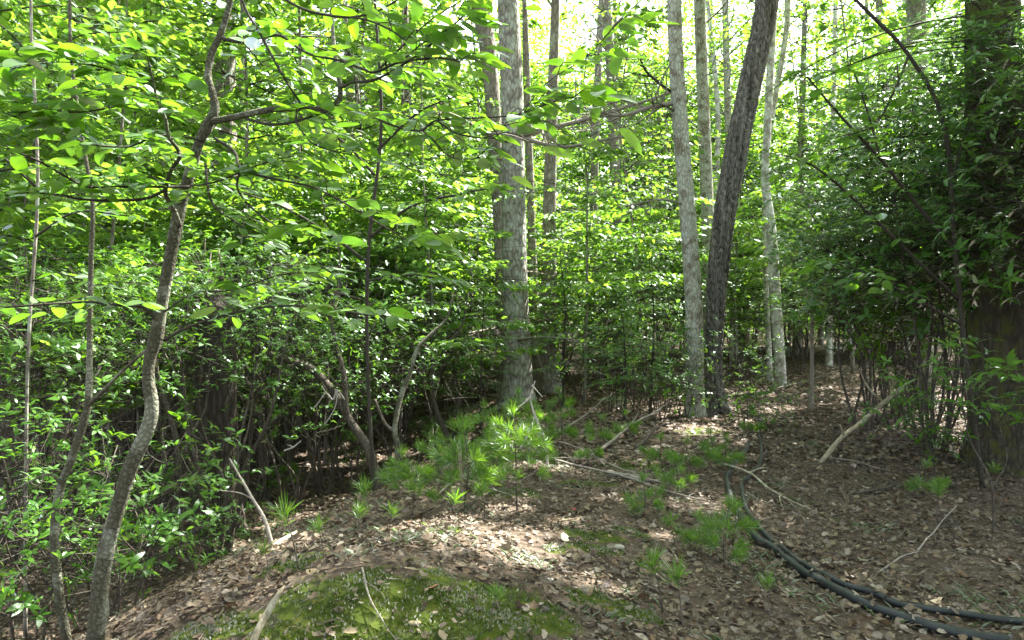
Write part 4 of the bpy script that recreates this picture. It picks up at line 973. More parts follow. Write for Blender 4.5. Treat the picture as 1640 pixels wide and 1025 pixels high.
# ------------------------------------------------------------------ the forked sapling in the foreground
D0 = 3.45
paths = [
 [(148, 1050, D0, 32), (158, 970, D0, 31), (168, 890, D0, 30), (186, 825, D0, 27), (207, 755, D0, 27), (234, 695, D0, 27), (245, 655, D0, 24), (240, 610, D0, 22), (243, 575, D0, 22), (254, 540, D0, 25), (262, 495, D0, 22), (273, 435, D0, 22), (284, 380, D0, 22), (293, 335, D0, 21), (310, 275, D0, 20), (325, 228, D0, 18), (338, 200, D0, 20), (349, 176, D0, 17), (345, 150, D0, 14), (337, 120, D0, 13), (342, 88, D0, 12), (354, 60, D0, 12), (364, 28, D0, 11), (371, -5, D0, 10), (376, -60, D0, 9)],
 [(340, 195, D0, 14), (375, 188, 3.42, 12), (410, 180, 3.38, 12), (450, 174, 3.3, 11), (500, 175, 3.25, 11), (530, 172, 3.2, 11), (544, 158, 3.2, 10), (545, 138, 3.2, 9), (539, 100, 3.2, 8), (534, 55, 3.2, 7), (532, 0, 3.2, 6), (530, -50, 3.2, 6)],
 [(288, 362, D0, 9), (280, 340, 3.4, 9), (268, 318, 3.35, 8), (265, 303, 3.3, 8), (274, 272, 3.25, 7), (287, 253, 3.2, 7), (285, 240, 3.2, 7), (270, 218, 3.15, 7), (264, 188, 3.1, 6), (252, 160, 3.05, 5), (245, 130, 3.0, 4), (238, 100, 2.95, 4)],
 [(358, 62, D0, 9), (385, 66, 3.4, 8), (415, 60, 3.35, 7), (448, 57, 3.3, 6), (475, 75, 3.25, 5), (500, 88, 3.2, 5), (545, 97, 3.1, 5), (580, 110, 3.0, 5), (602, 115, 2.95, 5), (640, 100, 2.9, 4), (700, 93, 2.8, 4), (735, 98, 2.75, 3)],
 [(544, 142, 3.2, 5), (565, 132, 3.1, 5), (595, 130, 3.0, 5), (630, 113, 2.95, 4), (680, 80, 2.9, 4), (750, 20, 2.8, 3), (785, -10, 2.7, 3)],
 [(430, -20, 2.9, 6), (480, 12, 2.9, 5), (530, 25, 2.9, 5), (580, 30, 2.85, 4), (620, 45, 2.8, 4), (650, 65, 2.75, 3)],
 [(560, 28, 2.9, 4), (600, 20, 2.85, 4), (645, -5, 2.8, 3)],
 [(395, 190, 3.4, 6), (430, 199, 3.3, 6), (470, 195, 3.2, 5), (525, 178, 3.1, 5)],
 [(380, -20, 3.2, 5), (396, 20, 3.2, 5), (415, 50, 3.15, 5), (434, 85, 3.1, 5), (450, 115, 3.1, 5), (468, 145, 3.1, 4), (484, 168, 3.2, 4)],
 [(389, 67, 3.4, 4), (410, 92, 3.3, 3), (432, 120, 3.2, 2)],
 [(475, 180, 3.2, 4), (475, 195, 3.15, 4), (495, 225, 3.05, 3), (520, 238, 3.0, 3), (562, 248, 2.9, 2)],
 [(540, 168, 3.2, 5), (570, 178, 3.1, 5), (600, 190, 3.0, 5), (640, 205, 2.9, 4), (675, 210, 2.8, 4), (700, 194, 2.75, 4), (760, 190, 2.65, 3), (830, 184, 2.6, 3), (855, 170, 2.55, 2)],
 [(678, 210, 2.8, 3), (700, 232, 2.75, 3), (722, 252, 2.7, 2), (760, 255, 2.65, 2)],
 [(345, 222, D0, 7), (375, 243, 3.4, 6), (386, 270, 3.3, 6), (430, 285, 3.2, 5), (500, 300, 3.1, 4), (560, 330, 3.0, 4), (620, 365, 2.95, 3), (655, 383, 2.9, 3), (690, 378, 2.9, 2)],
 [(386, 268, 3.3, 4), (380, 300, 3.3, 4), (400, 330, 3.25, 4), (440, 360, 3.2, 3), (470, 374, 3.2, 3), (502, 377, 3.2, 2)],
 [(329, 262, D0, 5), (333, 300, 3.4, 5), (345, 332, 3.35, 4), (385, 360, 3.3, 3), (412, 388, 3.25, 2)],
 [(304, 299, D0, 6), (260, 299, 3.3, 6), (195, 299, 3.15, 6), (140, 299, 3.0, 5), (110, 285, 2.95, 5), (60, 257, 2.85, 4), (10, 238, 2.8, 4)],
 [(264, 305, 3.3, 6), (232, 318, 3.2, 6), (180, 321, 3.1, 6), (130, 319, 3.0, 5), (80, 310, 2.9, 5), (8, 308, 2.8, 4)],
 [(326, 225, D0, 4), (270, 216, 3.3, 4), (240, 222, 3.2, 4), (205, 235, 3.1, 4), (150, 232, 3.0, 4), (100, 214, 2.9, 3), (60, 200, 2.8, 3), (8, 182, 2.7, 3)],
 [(262, 545, D0, 6), (300, 525, 3.4, 6), (350, 507, 3.3, 5), (420, 492, 3.2, 5), (480, 490, 3.1, 4), (540, 497, 3.0, 4), (600, 506, 2.9, 3)],
 [(252, 515, D0, 7), (230, 493, 3.4, 6), (200, 490, 3.3, 5), (150, 484, 3.2, 5), (95, 486, 3.1, 4), (8, 492, 3.0, 4)],
 [(262, 500, D0, 4), (310, 470, 3.3, 3), (370, 465, 3.2, 3), (450, 440, 3.1, 3), (500, 437, 3.05, 2)],
 [(305, 298, D0, 3), (350, 290, 3.3, 3), (420, 262, 3.2, 3), (470, 250, 3.1, 2)],
 [(640, 100, 2.9, 3), (690, 60, 2.8, 3), (740, 40, 2.75, 2)],
 [(700, 194, 2.75, 3), (735, 215, 2.7, 3), (790, 220, 2.6, 2), (812, 195, 2.55, 2)],
 [(245, 130, 3.0, 3), (200, 120, 2.9, 3), (150, 105, 2.8, 3), (90, 100, 2.7, 2), (20, 110, 2.6, 2)],
 [(252, 160, 3.05, 3), (190, 170, 2.9, 3), (120, 180, 2.75, 3), (60, 170, 2.7, 2)],
 [(830, 184, 2.6, 2), (880, 130, 2.6, 2), (940, 90, 2.6, 2), (985, 40, 2.6, 2)],
 [(835, 184, 2.6, 2), (880, 165, 2.55, 2), (920, 155, 2.5, 2)],
]
sap, SQ, sbase = stems_thing('forked_sapling', 'crooked forked sapling with smooth bark and wide spreading leafy boughs, nearest tree of all', 'tree', paths, ('sap_bark', 'twig', 3), sides=20, pname='branch', nseg=110)
# leaves: alternate along short side twigs that leave the boughs
SAPT = [leaf_tpl([0, .08, .22, .4, .58, .76, .9, 1], w, f, dr, ovate) for w, f, dr in [(.55, .22, .12), (.6, .1, .25), (.5, .35, .05), (.62, .15, -.05)]]
SAPM = [mesh_np('leaf', t[0], [t[1]], M['sap_leaf'], uv=t[2], smooth_=True) for t in SAPT]
def leafy(root, SQ, base, dens, size, per_m, solo, seed, start=.22):
    r = np.random.default_rng(seed); LP, LD, LS = [], [], []; tw = MB()
    def leafed_twig(o, dirn, L, n, sz):
        C = resample([o, o + dirn * L * .5 + np.array([0, 0, .02]) + r.normal(0, .01, 3), o + dirn * L + np.array([0, 0, -.03 * L / .2])], 6)
        add_tube(tw, C - base, np.linspace(.0022, .001, 6), 4, cap=False); g = np.cross(dirn, [0, 0, 1.0])
        for k in range(n):
            p = C[min(5, int((k + 1) / n * 5))]; sd_ = 1 if k % 2 else -1
            dd = dirn * (.5 if k < n - 1 else 1.2) + g * sd_ * (.9 if k < n - 1 else .1) + np.array([0, 0, -.22]) + r.normal(0, .12, 3)
            LP.append(p); LD.append(dd); LS.append(sz * r.uniform(.6, 1.15))
    for k, Q in enumerate(SQ):
        dn = dens.get(k, 0) if isinstance(dens, dict) else dens
        if dn <= 0: continue
        C = Q[:, :3]; L = np.linalg.norm(np.diff(C, axis=0), axis=1).sum(); T_ = np.gradient(C, axis=0); m = int(L * per_m * dn)
        for s_ in range(m):
            t = start + (1 - start) * (s_ + r.random()) / max(1, m); i_ = min(len(C) - 1, int(t * (len(C) - 1)))
            f = unit(T_[i_] * [1, 1, .15]); g = np.cross(f, [0, 0, 1.]); sd_ = 1 if s_ % 2 else -1
            dirn = unit(f * r.uniform(.3, 1) + g * sd_ * r.uniform(.5, 1.1) + np.array([0, 0, r.uniform(-.12, .15)]))
            leafed_twig(C[i_], dirn, r.uniform(.08, .26), r.integers(2, 6), size)
        leafed_twig(C[-1], unit(T_[-1] * [1, 1, .2]), .12, 5, size)
    part('twigs', tw.mesh('twigs', M['twig'], True), root, 'stuff')
    LP, LD, LS = np.array(LP), np.array(LD), np.array(LS); LN = np.array([0, 0, 1]) + r.normal(0, .4, LP.shape)
    ok = keep(LP); LP, LD, LS, LN = LP[ok], LD[ok], LS[ok], LN[ok]
    vis = LS / LP[:, 1] * (np.abs(LP[:, 0] / LP[:, 1]) < .7) * (np.abs((LP[:, 2] - CAMZ) / LP[:, 1]) < .44)
    order = np.argsort(-vis); fo = MB()
    for s_ in range(4):
        k = order[solo:][order[solo:] % 4 == s_]; put(fo, SAPT[s_], LP[k] - base, LD[k], LN[k], LS[k])
    if len(order) > solo: part('leaves', fo.mesh('leaves', M['sap_leaf'], True), root, 'stuff')
    for k in order[:solo]:
        o = bpy.data.objects.new('leaf', SAPM[k % 4]); col.objects.link(o); o.parent = root
        yv = unit(LD[k]); zv = unit(LN[k] - yv * (LN[k] @ yv)); xv = np.cross(yv, zv); s_ = LS[k]; p = LP[k] - base
        o.matrix_basis = Matrix(((xv[0] * s_, yv[0] * s_, zv[0] * s_, p[0]), (xv[1] * s_, yv[1] * s_, zv[1] * s_, p[1]), (xv[2] * s_, yv[2] * s_, zv[2] * s_, p[2]), (0, 0, 0, 1)))
dens = {2: .9, 3: .5, 4: .6, 5: .6, 6: .8, 7: .5, 8: .6, 9: 1.2, 10: .9, 11: .55, 12: .9, 13: .5, 14: .6, 15: .8, 16: .9, 17: .7, 18: .9, 19: .35, 20: .7, 21: .55, 22: .9, 23: .7, 24: .8, 25: 1.9, 26: 1.9, 27: .8, 28: .9}
leafy(sap, SQ, sbase, dens, .112, 19, 280, 77)

# broadleaf boughs that reach into the upper part of the view from trees rooted beside and behind the thickets
rt, q_, b_ = stems_thing('young_maple', 'slim leafy maple leaning out of the rhododendrons toward the bright gap', 'tree',
    [[(1575, 760, 7.0, 9), (1550, 600, 7.0, 9), (1530, 400, 7.0, 9), (1510, 200, 7.0, 8), (1455, 90, 7.0, 7), (1400, 30, 7.0, 7), (1350, -20, 7.0, 5)],
     [(1530, 400, 7.0, 8), (1470, 330, 6.9, 7), (1410, 255, 6.8, 6), (1350, 190, 6.7, 5), (1290, 120, 6.6, 3)], [(1535, 480, 7.0, 7), (1450, 400, 6.7, 6), (1380, 330, 6.5, 5), (1310, 270, 6.3, 4), (1260, 250, 6.2, 3)],
     [(1410, 255, 6.8, 4), (1390, 180, 6.8, 4), (1370, 120, 6.8, 3)], [(1455, 90, 7.0, 5), (1430, 150, 6.8, 4), (1400, 200, 6.6, 3), (1340, 220, 6.5, 2)], [(1520, 300, 7, 5), (1560, 180, 6.8, 4), (1620, 90, 6.6, 3)],
     [(1540, 520, 7, 5), (1450, 470, 6.6, 4), (1370, 430, 6.3, 3), (1320, 420, 6.2, 2)]], ('twig', 'twig', 1), pname='branch')
leafy(rt, q_, b_, {1: 1, 2: 1, 3: 1, 4: 1, 5: 1, 6: 1}, .14, 7, 0, 5, .3)
rt, q_, b_ = stems_thing('young_maple', 'slim leafy maple rooted in the thicket with boughs over the laurels', 'tree',
    [[(600, 800, 7.2, 8), (590, 600, 7.2, 7), (590, 400, 7.2, 7), (610, 200, 7.2, 6), (600, 0, 7.2, 5), (600, -80, 7.2, 5)],
     [(588, 420, 7.2, 6), (520, 370, 7.0, 5), (450, 330, 6.8, 4), (390, 310, 6.6, 3)], [(592, 380, 7.2, 6), (660, 330, 7, 5), (740, 310, 6.8, 4), (790, 300, 6.7, 3)], [(600, 280, 7.2, 6), (540, 220, 7, 4), (470, 200, 6.8, 3)],
     [(605, 240, 7.2, 6), (670, 180, 7, 4), (740, 150, 6.8, 3)], [(585, 450, 7.2, 5), (660, 440, 6.9, 4), (720, 450, 6.7, 2)], [(610, 150, 7.2, 4), (540, 90, 7, 3), (460, 60, 6.9, 2)], [(608, 110, 7.2, 4), (680, 40, 7, 3), (740, 0, 6.9, 2)], [(580, 480, 7.2, 4), (500, 460, 7, 3), (440, 470, 6.8, 2)]], ('twig', 'twig', 1), pname='branch')
leafy(rt, q_, b_, {k: 1 for k in range(1, 9)}, .13, 8, 0, 6, .2)
rt, q_, b_ = stems_thing('young_maple', 'leafy young tree at the far edge behind the mossy sapling', 'tree',
    [[(40, 900, 5.6, 7), (45, 600, 5.6, 6), (60, 300, 5.6, 6), (50, 50, 5.6, 5), (50, -60, 5.6, 4)], [(55, 380, 5.6, 5), (120, 340, 5.4, 4), (200, 345, 5.2, 3)], [(58, 300, 5.6, 5), (0, 250, 5.4, 4), (-60, 240, 5.3, 3)],
     [(55, 200, 5.6, 4), (130, 150, 5.4, 3), (220, 140, 5.3, 2)], [(52, 120, 5.6, 4), (120, 60, 5.4, 3), (210, 50, 5.3, 2)], [(52, 90, 5.6, 3), (0, 40, 5.4, 3), (-40, 30, 5.3, 2)], [(50, 450, 5.6, 4), (100, 440, 5.4, 3), (160, 460, 5.3, 2)], [(45, 560, 5.6, 4), (0, 520, 5.4, 3), (-50, 520, 5.3, 2)]], ('grey_bark', 'twig', 1), pname='branch')
leafy(rt, q_, b_, {k: 1 for k in range(1, 8)}, .12, 8, 0, 7, .2)


# ------------------------------------------------------------------ pine seedlings
sm = [make_seedling(61, .34, 1), make_seedling(62, .55, 2), make_seedling(63, .8, 3), make_seedling(64, .22, 0), make_seedling(65, .45, 2)]
sh = [.34, .55, .8, .22, .45]
SEED = [(828, 818, 165, 'pine seedling with a bare brown stem standing clear on the mound top'), (742, 815, 125, 'pine seedling beside the pale upright stake'), (835, 735, 120, 'tallest bushy pine seedling below the pale pine'),
 (770, 750, 110, None), (868, 712, 70, None), (800, 760, 90, None), (690, 745, 75, None), (720, 765, 100, None), (640, 790, 80, None), (660, 830, 110, None), (563, 770, 90, None), (600, 850, 80, None), (455, 800, 90, None), 
 (775, 838, 60, None), (735, 850, 55, None), (1100, 760, 60, None), (1060, 752, 50, None), (1165, 755, 55, None), (1140, 735, 45, None), (1160, 910, 110, None), (1125, 890, 60, None), (1175, 870, 60, None), (1030, 830, 70, None), (1000, 705, 45, None), (940, 745, 50, None),
 (1095, 1010, 110, None), (1060, 985, 90, None), (1235, 1000, 60, None), (1500, 840, 65, None), (1480, 800, 55, None), (1590, 790, 40, None), (785, 1022, 55, None), (480, 915, 90, None), (575, 880, 70, None), (520, 900, 60, None), (625, 870, 60, None), (1080, 880, 50, None), (430, 930, 50, None), (900, 690, 65, None), (790, 780, 115, None), (850, 760, 80, None), (900, 715, 60, None), (1085, 790, 55, None), (1040, 800, 50, None), (960, 715, 45, None), (1205, 700, 40, None)]
r = np.random.default_rng(15)
for k, (a, b_, hp, lab) in enumerate(SEED):
    g = G(a, b_); hm_ = hp / F * g[1] * r.uniform(.75, 1.05); v_ = int(np.argmin([abs(math.log(hm_ / s)) + r.uniform(0, .3) for s in sh]))
    if lab is None:
        if a < 900 and b_ < 860: lab, gr = 'soft green pine seedling in the feathery cluster along the mound crest', 'pine seedlings along the mound crest'
        elif a < 900: lab, gr = 'small pine seedling on the near side of the moss mound', 'pine seedlings low on the moss mound'
        elif a < 1215: lab, gr = 'small pine seedling on the litter between the mound and the black hoses', 'pine seedlings between mound and hoses'
        else: lab, gr = 'tiny pine seedling on the litter beyond the black hoses', 'pine seedlings beyond the hoses'
    else: gr = None
    sm[v_].place(g, r.uniform(0, 6.28), lab, gr, hm_ / sh[v_], (r.normal(0, .08), r.normal(0, .08)))

# ------------------------------------------------------------------ hoses
def hose_mat():
    m, n = nt('black_hose'); geo = n.nodes.new('ShaderNodeNewGeometry'); tx = n.nodes.new('ShaderNodeTexNoise'); tx.inputs['Scale'].default_value = 8; tx.inputs['Detail'].default_value = 6
    n.links.new(geo.outputs['Position'], tx.inputs['Vector'])
    c = ramp(n, tx.outputs[0], [(.4, (.010, .013, .012)), (.60, (.022, .027, .025)), (.72, (.075, .065, .05))])
    b = n.nodes.new('ShaderNodeBsdfPrincipled'); n.links.new(c, b.inputs['Base Color']); b.inputs['Roughness'].default_value = .5; b.inputs['Specular IOR Level'].default_value = .3
    o = n.nodes.new('ShaderNodeOutputMaterial'); n.links.new(b.outputs[0], o.inputs[0]); return m
M['hose'] = hose_mat(); HOSES = []
def ground_tube(name, label, cat, pts, rad, mat, lift=None, sides=14, taper=0, n=120, group=None, twigs=0, seed=0, nudge=0.0):
    P = np.array([G(a, b) for a, b in pts]); P = resample(P, n); r = np.random.default_rng(seed + 100)
    P[:, 2] = H(P[:, 0], P[:, 1]) + rad * .7 + (0 if lift is None else np.interp(np.linspace(0, 1, n), np.linspace(0, 1, len(lift)), lift)) + nudge
    k = np.ones(9) / 9; z = np.convolve(np.pad(P[:, 2], 4, 'edge'), k, 'valid'); P[:, 2] = np.maximum(z, P[:, 2] - rad * .3)
    if mat == 'hose': HOSES.append((P.copy(), rad))
    b = P[0].copy(); R = rad * (1 - taper * np.linspace(0, 1, n)); mb = MB()
    v, q, t, uv = tube(P - b, R, sides, disp=None if mat == 'hose' else lumps(seed, .08, 2)); mb.add(v, t, q)
    if twigs == 0:
        return single(name, mb.mesh(name, M[mat], True), label, cat, b, group)
    root = thing(name, label, cat, b, 0, group); part('limb', mb.mesh('limb', M[mat], True), root)
    for j in range(twigs):
        i_ = int((.2 + .7 * (j + r.random()) / twigs) * (n - 1)); o = P[i_] - b; dd = unit(P[min(n - 1, i_ + 2)] - P[i_ - 1]); e = o + (dd * .6 + r.normal(0, .5, 3) * [1, 1, .4] + [0, 0, .15]) * r.uniform(.15, .45)
        mb = MB(); add_tube(mb, resample([o, (o + e) / 2 + r.normal(0, .015, 3), e], 6), np.linspace(rad * .5, rad * .12, 6), 5)
        part('twig', mb.mesh('twig', M[mat], True), root)
    return root
ground_tube('black_hose', 'thick black hose curving down the litter and out along the bottom edge', 'hose', [(1199, 712), (1187, 735), (1174, 751), (1165, 771), (1169, 797), (1181, 828), (1204, 858), (1235, 884), (1261, 904), (1291, 927), (1320, 943), (1374, 971), (1420, 991), (1466, 1007), (1530, 1022), (1620, 1040)], .027, 'hose', n=200, nudge=.012)
ground_tube('black_hose', 'thinner black hose coiling from the oak foot and running beside the thick one', 'hose', [(1219, 664), (1214, 695), (1219, 720), (1217, 746), (1204, 764), (1189, 779), (1190, 800), (1199, 830), (1221, 858), (1251, 884), (1286, 910), (1320, 930), (1359, 950), (1405, 966), (1441, 979), (1487, 986), (1533, 997), (1600, 1004), (1660, 1012)], .019, 'hose', n=220, nudge=.02)

r = np.random.default_rng(3); mb = MB()
for P_, rad_ in HOSES:
    for k in range(46):
        j = r.integers(0, len(P_)); p = P_[j] + [r.normal(0, rad_ * .9), r.normal(0, rad_ * .9), 0]; up_ = max(0, 1 - abs(p[0] - P_[j][0]) / (rad_ * 1.6))
        p[2] = Hs(p[0], p[1]) + .02 + rad_ * 1.6 * up_; a = r.uniform(0, 6.28)
        put(mb, LT[r.integers(0, 8)], p[None], np.array([[math.cos(a), math.sin(a), r.normal(0, .25)]]), np.array([[r.normal(0, .4), r.normal(0, .4), 1]]), r.uniform(.03, .07))
setting('drifted_leaves', mb.mesh('drifted_leaves', M['litter'], True), 'stuff', ground)
# ------------------------------------------------------------------ fallen wood
FW = [('dead_branch', 'long grey dead branch propped beyond the mound, slanting up toward the oak', [(945, 738), (1000, 705), (1050, 685), (1100, 655)], .022, 'dead_wood', [.0, .1, .2, .3], 3),
 ('dead_branch', 'dark broken branch lying just under the long propped one', [(1018, 722), (1045, 702), (1080, 690)], .022, 'laurel_stem', [.02, .08, .1], 2),
 ('dead_branch', 'long thin grey branch lying across the top of the mound', [(790, 715), (880, 745), (950, 762), (1010, 775), (1060, 792), (1130, 808)], .014, 'dead_wood', [.1, .06, .04, .02], 4),
 ('dead_branch', 'second thin grey branch crossing above the long mound branch', [(895, 725), (960, 748), (1020, 770), (1075, 782)], .011, 'dead_wood', [.12, .06, .02], 3),
 ('dead_log', 'short thick weathered grey log half sunk in the mound litter', [(975, 762), (1010, 770), (1055, 776)], .036, 'dead_wood', None, 0),
 ('dead_branch', 'pale branch lying over the hoses where they bunch together', [(1160, 755), (1200, 772), (1230, 792), (1300, 822)], .014, 'dead_pole', [.06, .08, .05, .02], 3),
 ('dead_branch', 'dark thin branch flat on the litter left of the mossy hemlock foot', [(1350, 798), (1400, 790), (1450, 781), (1520, 770), (1560, 765)], .013, 'laurel_stem', [.01, .03, .02], 3),
 ('stick', 'thin straight stick under the lower end of the leaning pole', [(1315, 735), (1370, 745), (1425, 757)], .008, 'dead_wood', [.02, .04, .01], 1),
 ('stick', 'pale stick pointing away on dark litter below the mossy hemlock', [(1466, 890), (1500, 858), (1533, 828)], .007, 'dead_wood', [.01, .04, .09], 1),
 ('stick', 'short stick near the middle of the bare litter', [(1405, 922), (1441, 902), (1470, 893)], .007, 'dead_wood', [.01, .02, .02], 0),
 ('stick', 'tan split stick lying toward the viewer between seedlings', [(1075, 882), (1090, 905), (1115, 930)], .009, 'dead_pole', None, 0),
 ('stick', 'tan flat stick nearer the bottom edge between seedlings', [(1032, 912), (1055, 930), (1090, 950)], .010, 'dead_pole', None, 0),
 ('stick', 'fork of thin grey stick at the low end of the litter slope', [(1020, 925), (1030, 945), (1070, 955)], .005, 'dead_wood', [0, .02, .01], 1),
 ('stick', 'thin bare stick lying over the moss mound', [(580, 928), (588, 965), (600, 1000), (614, 1030)], .005, 'dead_wood', [.05, .04, .05, .06], 2),
 ('dead_branch', 'pale sunlit broken branch resting on the crest above the thicket', [(430, 885), (455, 872), (475, 862)], .02, 'dead_pole', [0, .02, .03], 0),
 ('dead_branch', 'long dark branch across the far trail', [(1160, 640), (1230, 630), (1320, 608), (1400, 595)], .03, 'laurel_stem', [.02, .05, .1], 3),
 ('dead_branch', 'thin branch lying on the far trail behind the bare pole', [(1225, 690), (1290, 665), (1340, 655)], .012, 'laurel_stem', [.01, .05, .02], 2),
 ('dead_branch', 'dry tangle branch lying in the hollow before the pale pine', [(905, 690), (950, 672), (985, 655)], .018, 'dead_wood', [.02, .15, .3], 3),
 ('stick', 'grey stick across the mound shoulder beside a seedling', [(740, 770), (790, 790), (830, 806)], .008, 'dead_wood', [.03, .02, .01], 1),
 ('stick', 'crossed grey sticks on the mound crest', [(700, 800), (740, 775), (775, 755)], .009, 'dead_wood', [.02, .06, .03], 2),
 ('stick', 'short grey stick near the red leaf', [(905, 905), (940, 907)], .006, 'dead_wood', None, 0),
 ('stick', 'long thin stick slanting toward the thick hose', [(1240, 790), (1270, 815), (1290, 840)], .005, 'dead_wood', [.02, .03, .01], 1),
 ('stick', 'dark twig near the dead pole foot', [(1230, 820), (1265, 812), (1300, 800)], .006, 'laurel_stem', [.0, .02, .01], 1),
]
for k, (nm, lab, pts, rad, mat, lift, tw_) in enumerate(FW):
    ground_tube(nm, lab, 'branch' if nm != 'stick' else 'stick', pts, rad, mat, lift, 8, .55, 40, None, tw_, k)

def space_tube(name, label, cat, paths, mat, pname='twig', stand=True):
    root, out, b = stems_thing(name, label, cat, paths, (mat, mat, 1), sides=8, pname=pname, stand=stand); return root
space_tube('dead_pole', 'pale dead pole leaning up from the litter into the rhododendrons', 'pole', [[(1308, 740, 7.9, 9), (1345, 703, 8.0, 9), (1375, 679, 8.1, 8), (1420, 640, 8.25, 8), (1455, 613, 8.4, 7)], [(1352, 697, 8.0, 6), (1345, 680, 7.95, 4)], [(1415, 645, 8.25, 4), (1390, 620, 8.15, 3), (1376, 590, 8.1, 2)]], 'dead_pole')
space_tube('bleached_branch', 'bleached forked dead branch standing upright among the pine seedlings', 'branch', [[(878, 742, 7.6, 6), (872, 705, 7.6, 5), (862, 680, 7.6, 5), (853, 655, 7.6, 4), (850, 635, 7.6, 3), (857, 610, 7.6, 2)], [(833, 718, 7.5, 4), (845, 698, 7.55, 4), (856, 668, 7.6, 3)], [(851, 634, 7.6, 3), (840, 645, 7.55, 3), (830, 652, 7.5, 2)], [(852, 617, 7.6, 3), (862, 628, 7.55, 2), (869, 636, 7.5, 2)]], 'white_twig')
space_tube('dead_branch', 'thin slanting dead stem rising out of the sunlit crest patch', 'branch', [[(440, 878, 4.75, 9), (425, 835, 4.8, 7), (405, 800, 4.85, 6), (385, 765, 4.9, 4), (368, 735, 4.95, 3)], [(405, 800, 4.85, 3), (385, 790, 4.85, 2), (350, 785, 4.8, 2)]], 'dead_wood')
space_tube('wooden_stake', 'pale mossy stake standing upright at the mound top', 'stake', [[(741, 815, 6.1, 7), (740, 790, 6.1, 7), (738, 760, 6.1, 7), (736, 715, 6.1, 6)], [(741, 800, 6.1, 4), (728, 770, 6.05, 3), (715, 765, 6.0, 2)]], 'dead_pole')
space_tube('mossy_stick', 'greenish barked stick slanting out at the bottom edge of the moss mound', 'stick', [[(395, 1040, 3.1, 16), (412, 1012, 3.15, 14), (432, 975, 3.2, 13), (447, 950, 3.22, 9), (456, 938, 3.24, 3)]], 'dead_pole')
space_tube('bleached_branch', 'white bare tangled twigs hanging before the dark thicket', 'branch', [[(552, 640, 8.0, 3), (540, 625, 8.0, 3), (533, 640, 8, 3), (522, 630, 8, 3), (510, 645, 8, 2), (502, 655, 8, 2)], [(540, 625, 8, 3), (538, 648, 8, 2), (530, 665, 8, 2), (520, 680, 8, 2)], [(524, 632, 8, 2), (515, 618, 8, 2)]], 'white_twig', stand=False)
space_tube('bleached_branch', 'small white forked twig low in the dark thicket', 'branch', [[(455, 722, 7.6, 3), (470, 716, 7.6, 3), (482, 706, 7.6, 2)], [(470, 716, 7.6, 2), (460, 712, 7.6, 1)]], 'white_twig', stand=False)

# ------------------------------------------------------------------ single leaves and stones
def tint_mat(name, c): return plain_mat(name, [c, tuple(v * 1.1 for v in c)], .6, 60, .4)
for a, b_, s, c, lab in [(695, 960, .085, (.40, .20, .10), 'large curled tan leaf lying on the dark moss'), (919, 821, .05, (.35, .03, .02), 'small deep red leaf on the sunny litter'), (1617, 905, .11, (.34, .14, .06), 'large orange brown leaf on the dark litter near the bottom corner'), (1500, 975, .07, (.5, .40, .26), 'pale yellowish leaf beside the black hoses'), (905, 868, .10, (.42, .42, .28), 'broad pale greenish leaf on the mound slope'), (1185, 945, .06, (.33, .33, .30), 'round silvery leaf near the bottom pine seedlings')]:
    g = G(a, b_, .03); t = LT[(a % 3) * 2 + 1] if s < .1 else LT[2]; me = mesh_np('fallen_leaf', t[0] * s, [t[1]], tint_mat('leaf_' + str(a), c), uv=t[2], smooth_=True)
    o = single('fallen_leaf', me, lab, 'leaf', g); o.rotation_euler = (.35, .15, a)
def rock(a, b_, s, c, lab, seed):
    r = np.random.default_rng(seed); import bmesh
    bm = bmesh.new(); bmesh.ops.create_icosphere(bm, subdivisions=3, radius=1)
    f = FNoise(3, .25, seed=seed); 
    for v in bm.verts:
        k = 1 + .16 * float(f(np.array(v.co))); v.co = Vector((v.co.x * s * k, v.co.y * s * .8 * k, v.co.z * s * .45 * k))
    me = bpy.data.meshes.new('stone'); bm.to_mesh(me); bm.free(); me.polygons.foreach_set('use_smooth', np.ones(len(me.polygons), bool))
    me.materials.append(plain_mat('stone_' + str(a), [c, c], .9, 25)); g = G(a, b_, s * .12); o = single('stone', me, lab, 'stone', g); o.rotation_euler = (0, .1, r.uniform(0, 3))
rock(777, 927, .035, (.24, .24, .15), 'small greenish grey stone at the edge of the dark moss', 1)
rock(990, 880, .045, (.33, .31, .25), 'flat pale stone capped with bright moss', 2)
rock(662, 1000, .03, (.30, .25, .15), 'small tan stone in the moss at the bottom edge', 3)
rock(880, 933, .022, (.45, .42, .36), 'small round whitish stone on the lit litter', 4)

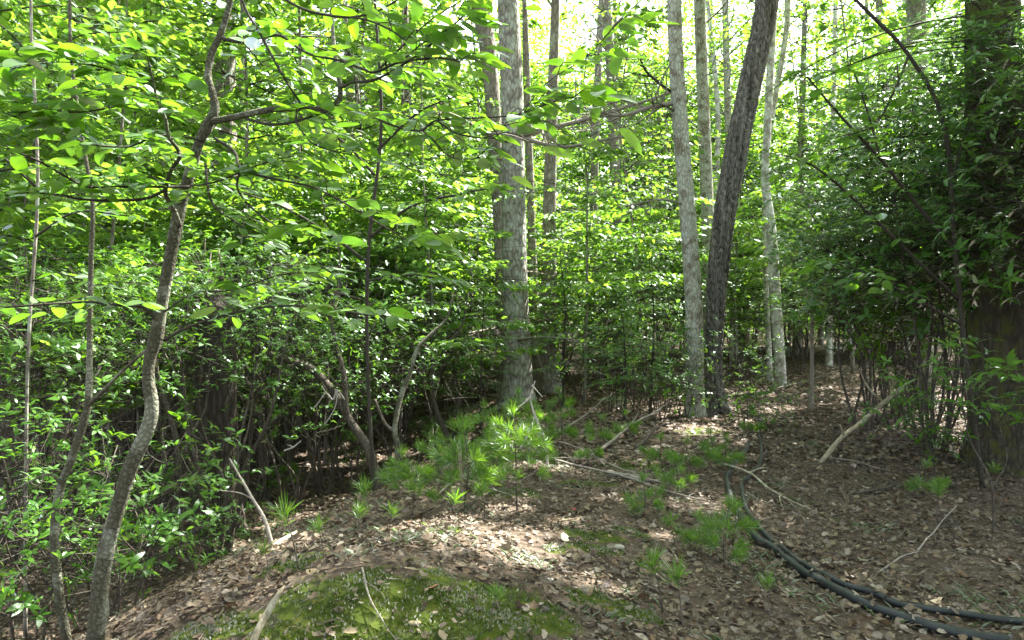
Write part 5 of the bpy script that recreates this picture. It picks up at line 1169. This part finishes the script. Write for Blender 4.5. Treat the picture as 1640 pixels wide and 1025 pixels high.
# gaps cut into the foliage to let the sun reach the clearing
for o in CARVED:
    if o.name.split('.')[0] in ('laurel_bush', 'rhododendron', 'understory_tree', 'hemlock_sapling', 'hemlock') and o.location[1] < 30: carve(o)

# every member of a group gets the words that single it out
LM = [(90, 'by the thin mossy sapling'), (210, 'behind the foot of the forked sapling'), (310, 'between forked sapling and broad dark snag'), (400, 'around the broad dark snag'), (560, 'near the bowed laurel stem'),
      (690, 'near the pale footed laurel'), (790, 'just left of the pale pine'), (900, 'behind the pale pine'), (1060, 'between pale pine and mottled trunk'), (1180, 'behind the leaning oak'),
      (1290, 'by the patched birch'), (1400, 'beyond the bare grey pole'), (1540, 'left of the massive hemlock'), (9999, 'around the massive hemlock')]
ORD = 'nearest second third fourth fifth sixth seventh eighth ninth tenth eleventh twelfth thirteenth fourteenth fifteenth sixteenth seventeenth eighteenth nineteenth twentieth twenty-first twenty-second twenty-third twenty-fourth twenty-fifth twenty-sixth twenty-seventh twenty-eighth twenty-ninth thirtieth'.split()
SHORT = {'laurel_bush': 'leafy dark stemmed laurel bush', 'rhododendron': 'large leaved dark rhododendron', 'understory_tree': 'young tree with layered bright leaves', 'distant_tree': 'tall distant forest tree'}
fam = {}
for o in col.objects:
    if o.parent or not o.get('group'): continue
    k = o.name.split('.')[0]; px = 820 + F * o.location[0] / max(.5, o.location[1])
    if k in SHORT: fam.setdefault((k, next(t for m, t in LM if px < m)), []).append((o.location[1], o))
    elif k == 'pine_seedling': fam.setdefault((k, o['group']), []).append((px, o))
    elif k == 'dark_laurel': fam.setdefault((k, o['group']), []).append((px, o))
for (k, w), l in fam.items():
    l.sort(key=lambda t: t[0])
    for i_, (q_, o) in enumerate(l):
        od = ORD[i_] if i_ < len(ORD) else 'farthest'
        if k in SHORT: o['label'] = SHORT[k] + ' ' + w + ', ' + od + (' back' if i_ else '')
        else:
            od = 'first' if i_ == 0 else od
            o['label'] = ('soft green pine seedling, ' if k == 'pine_seedling' else 'leaning bare dark laurel stem, ') + od + ' from the left of the ' + ('stems in the shaded thicket' if k == 'dark_laurel' else w.replace('pine ', ''))
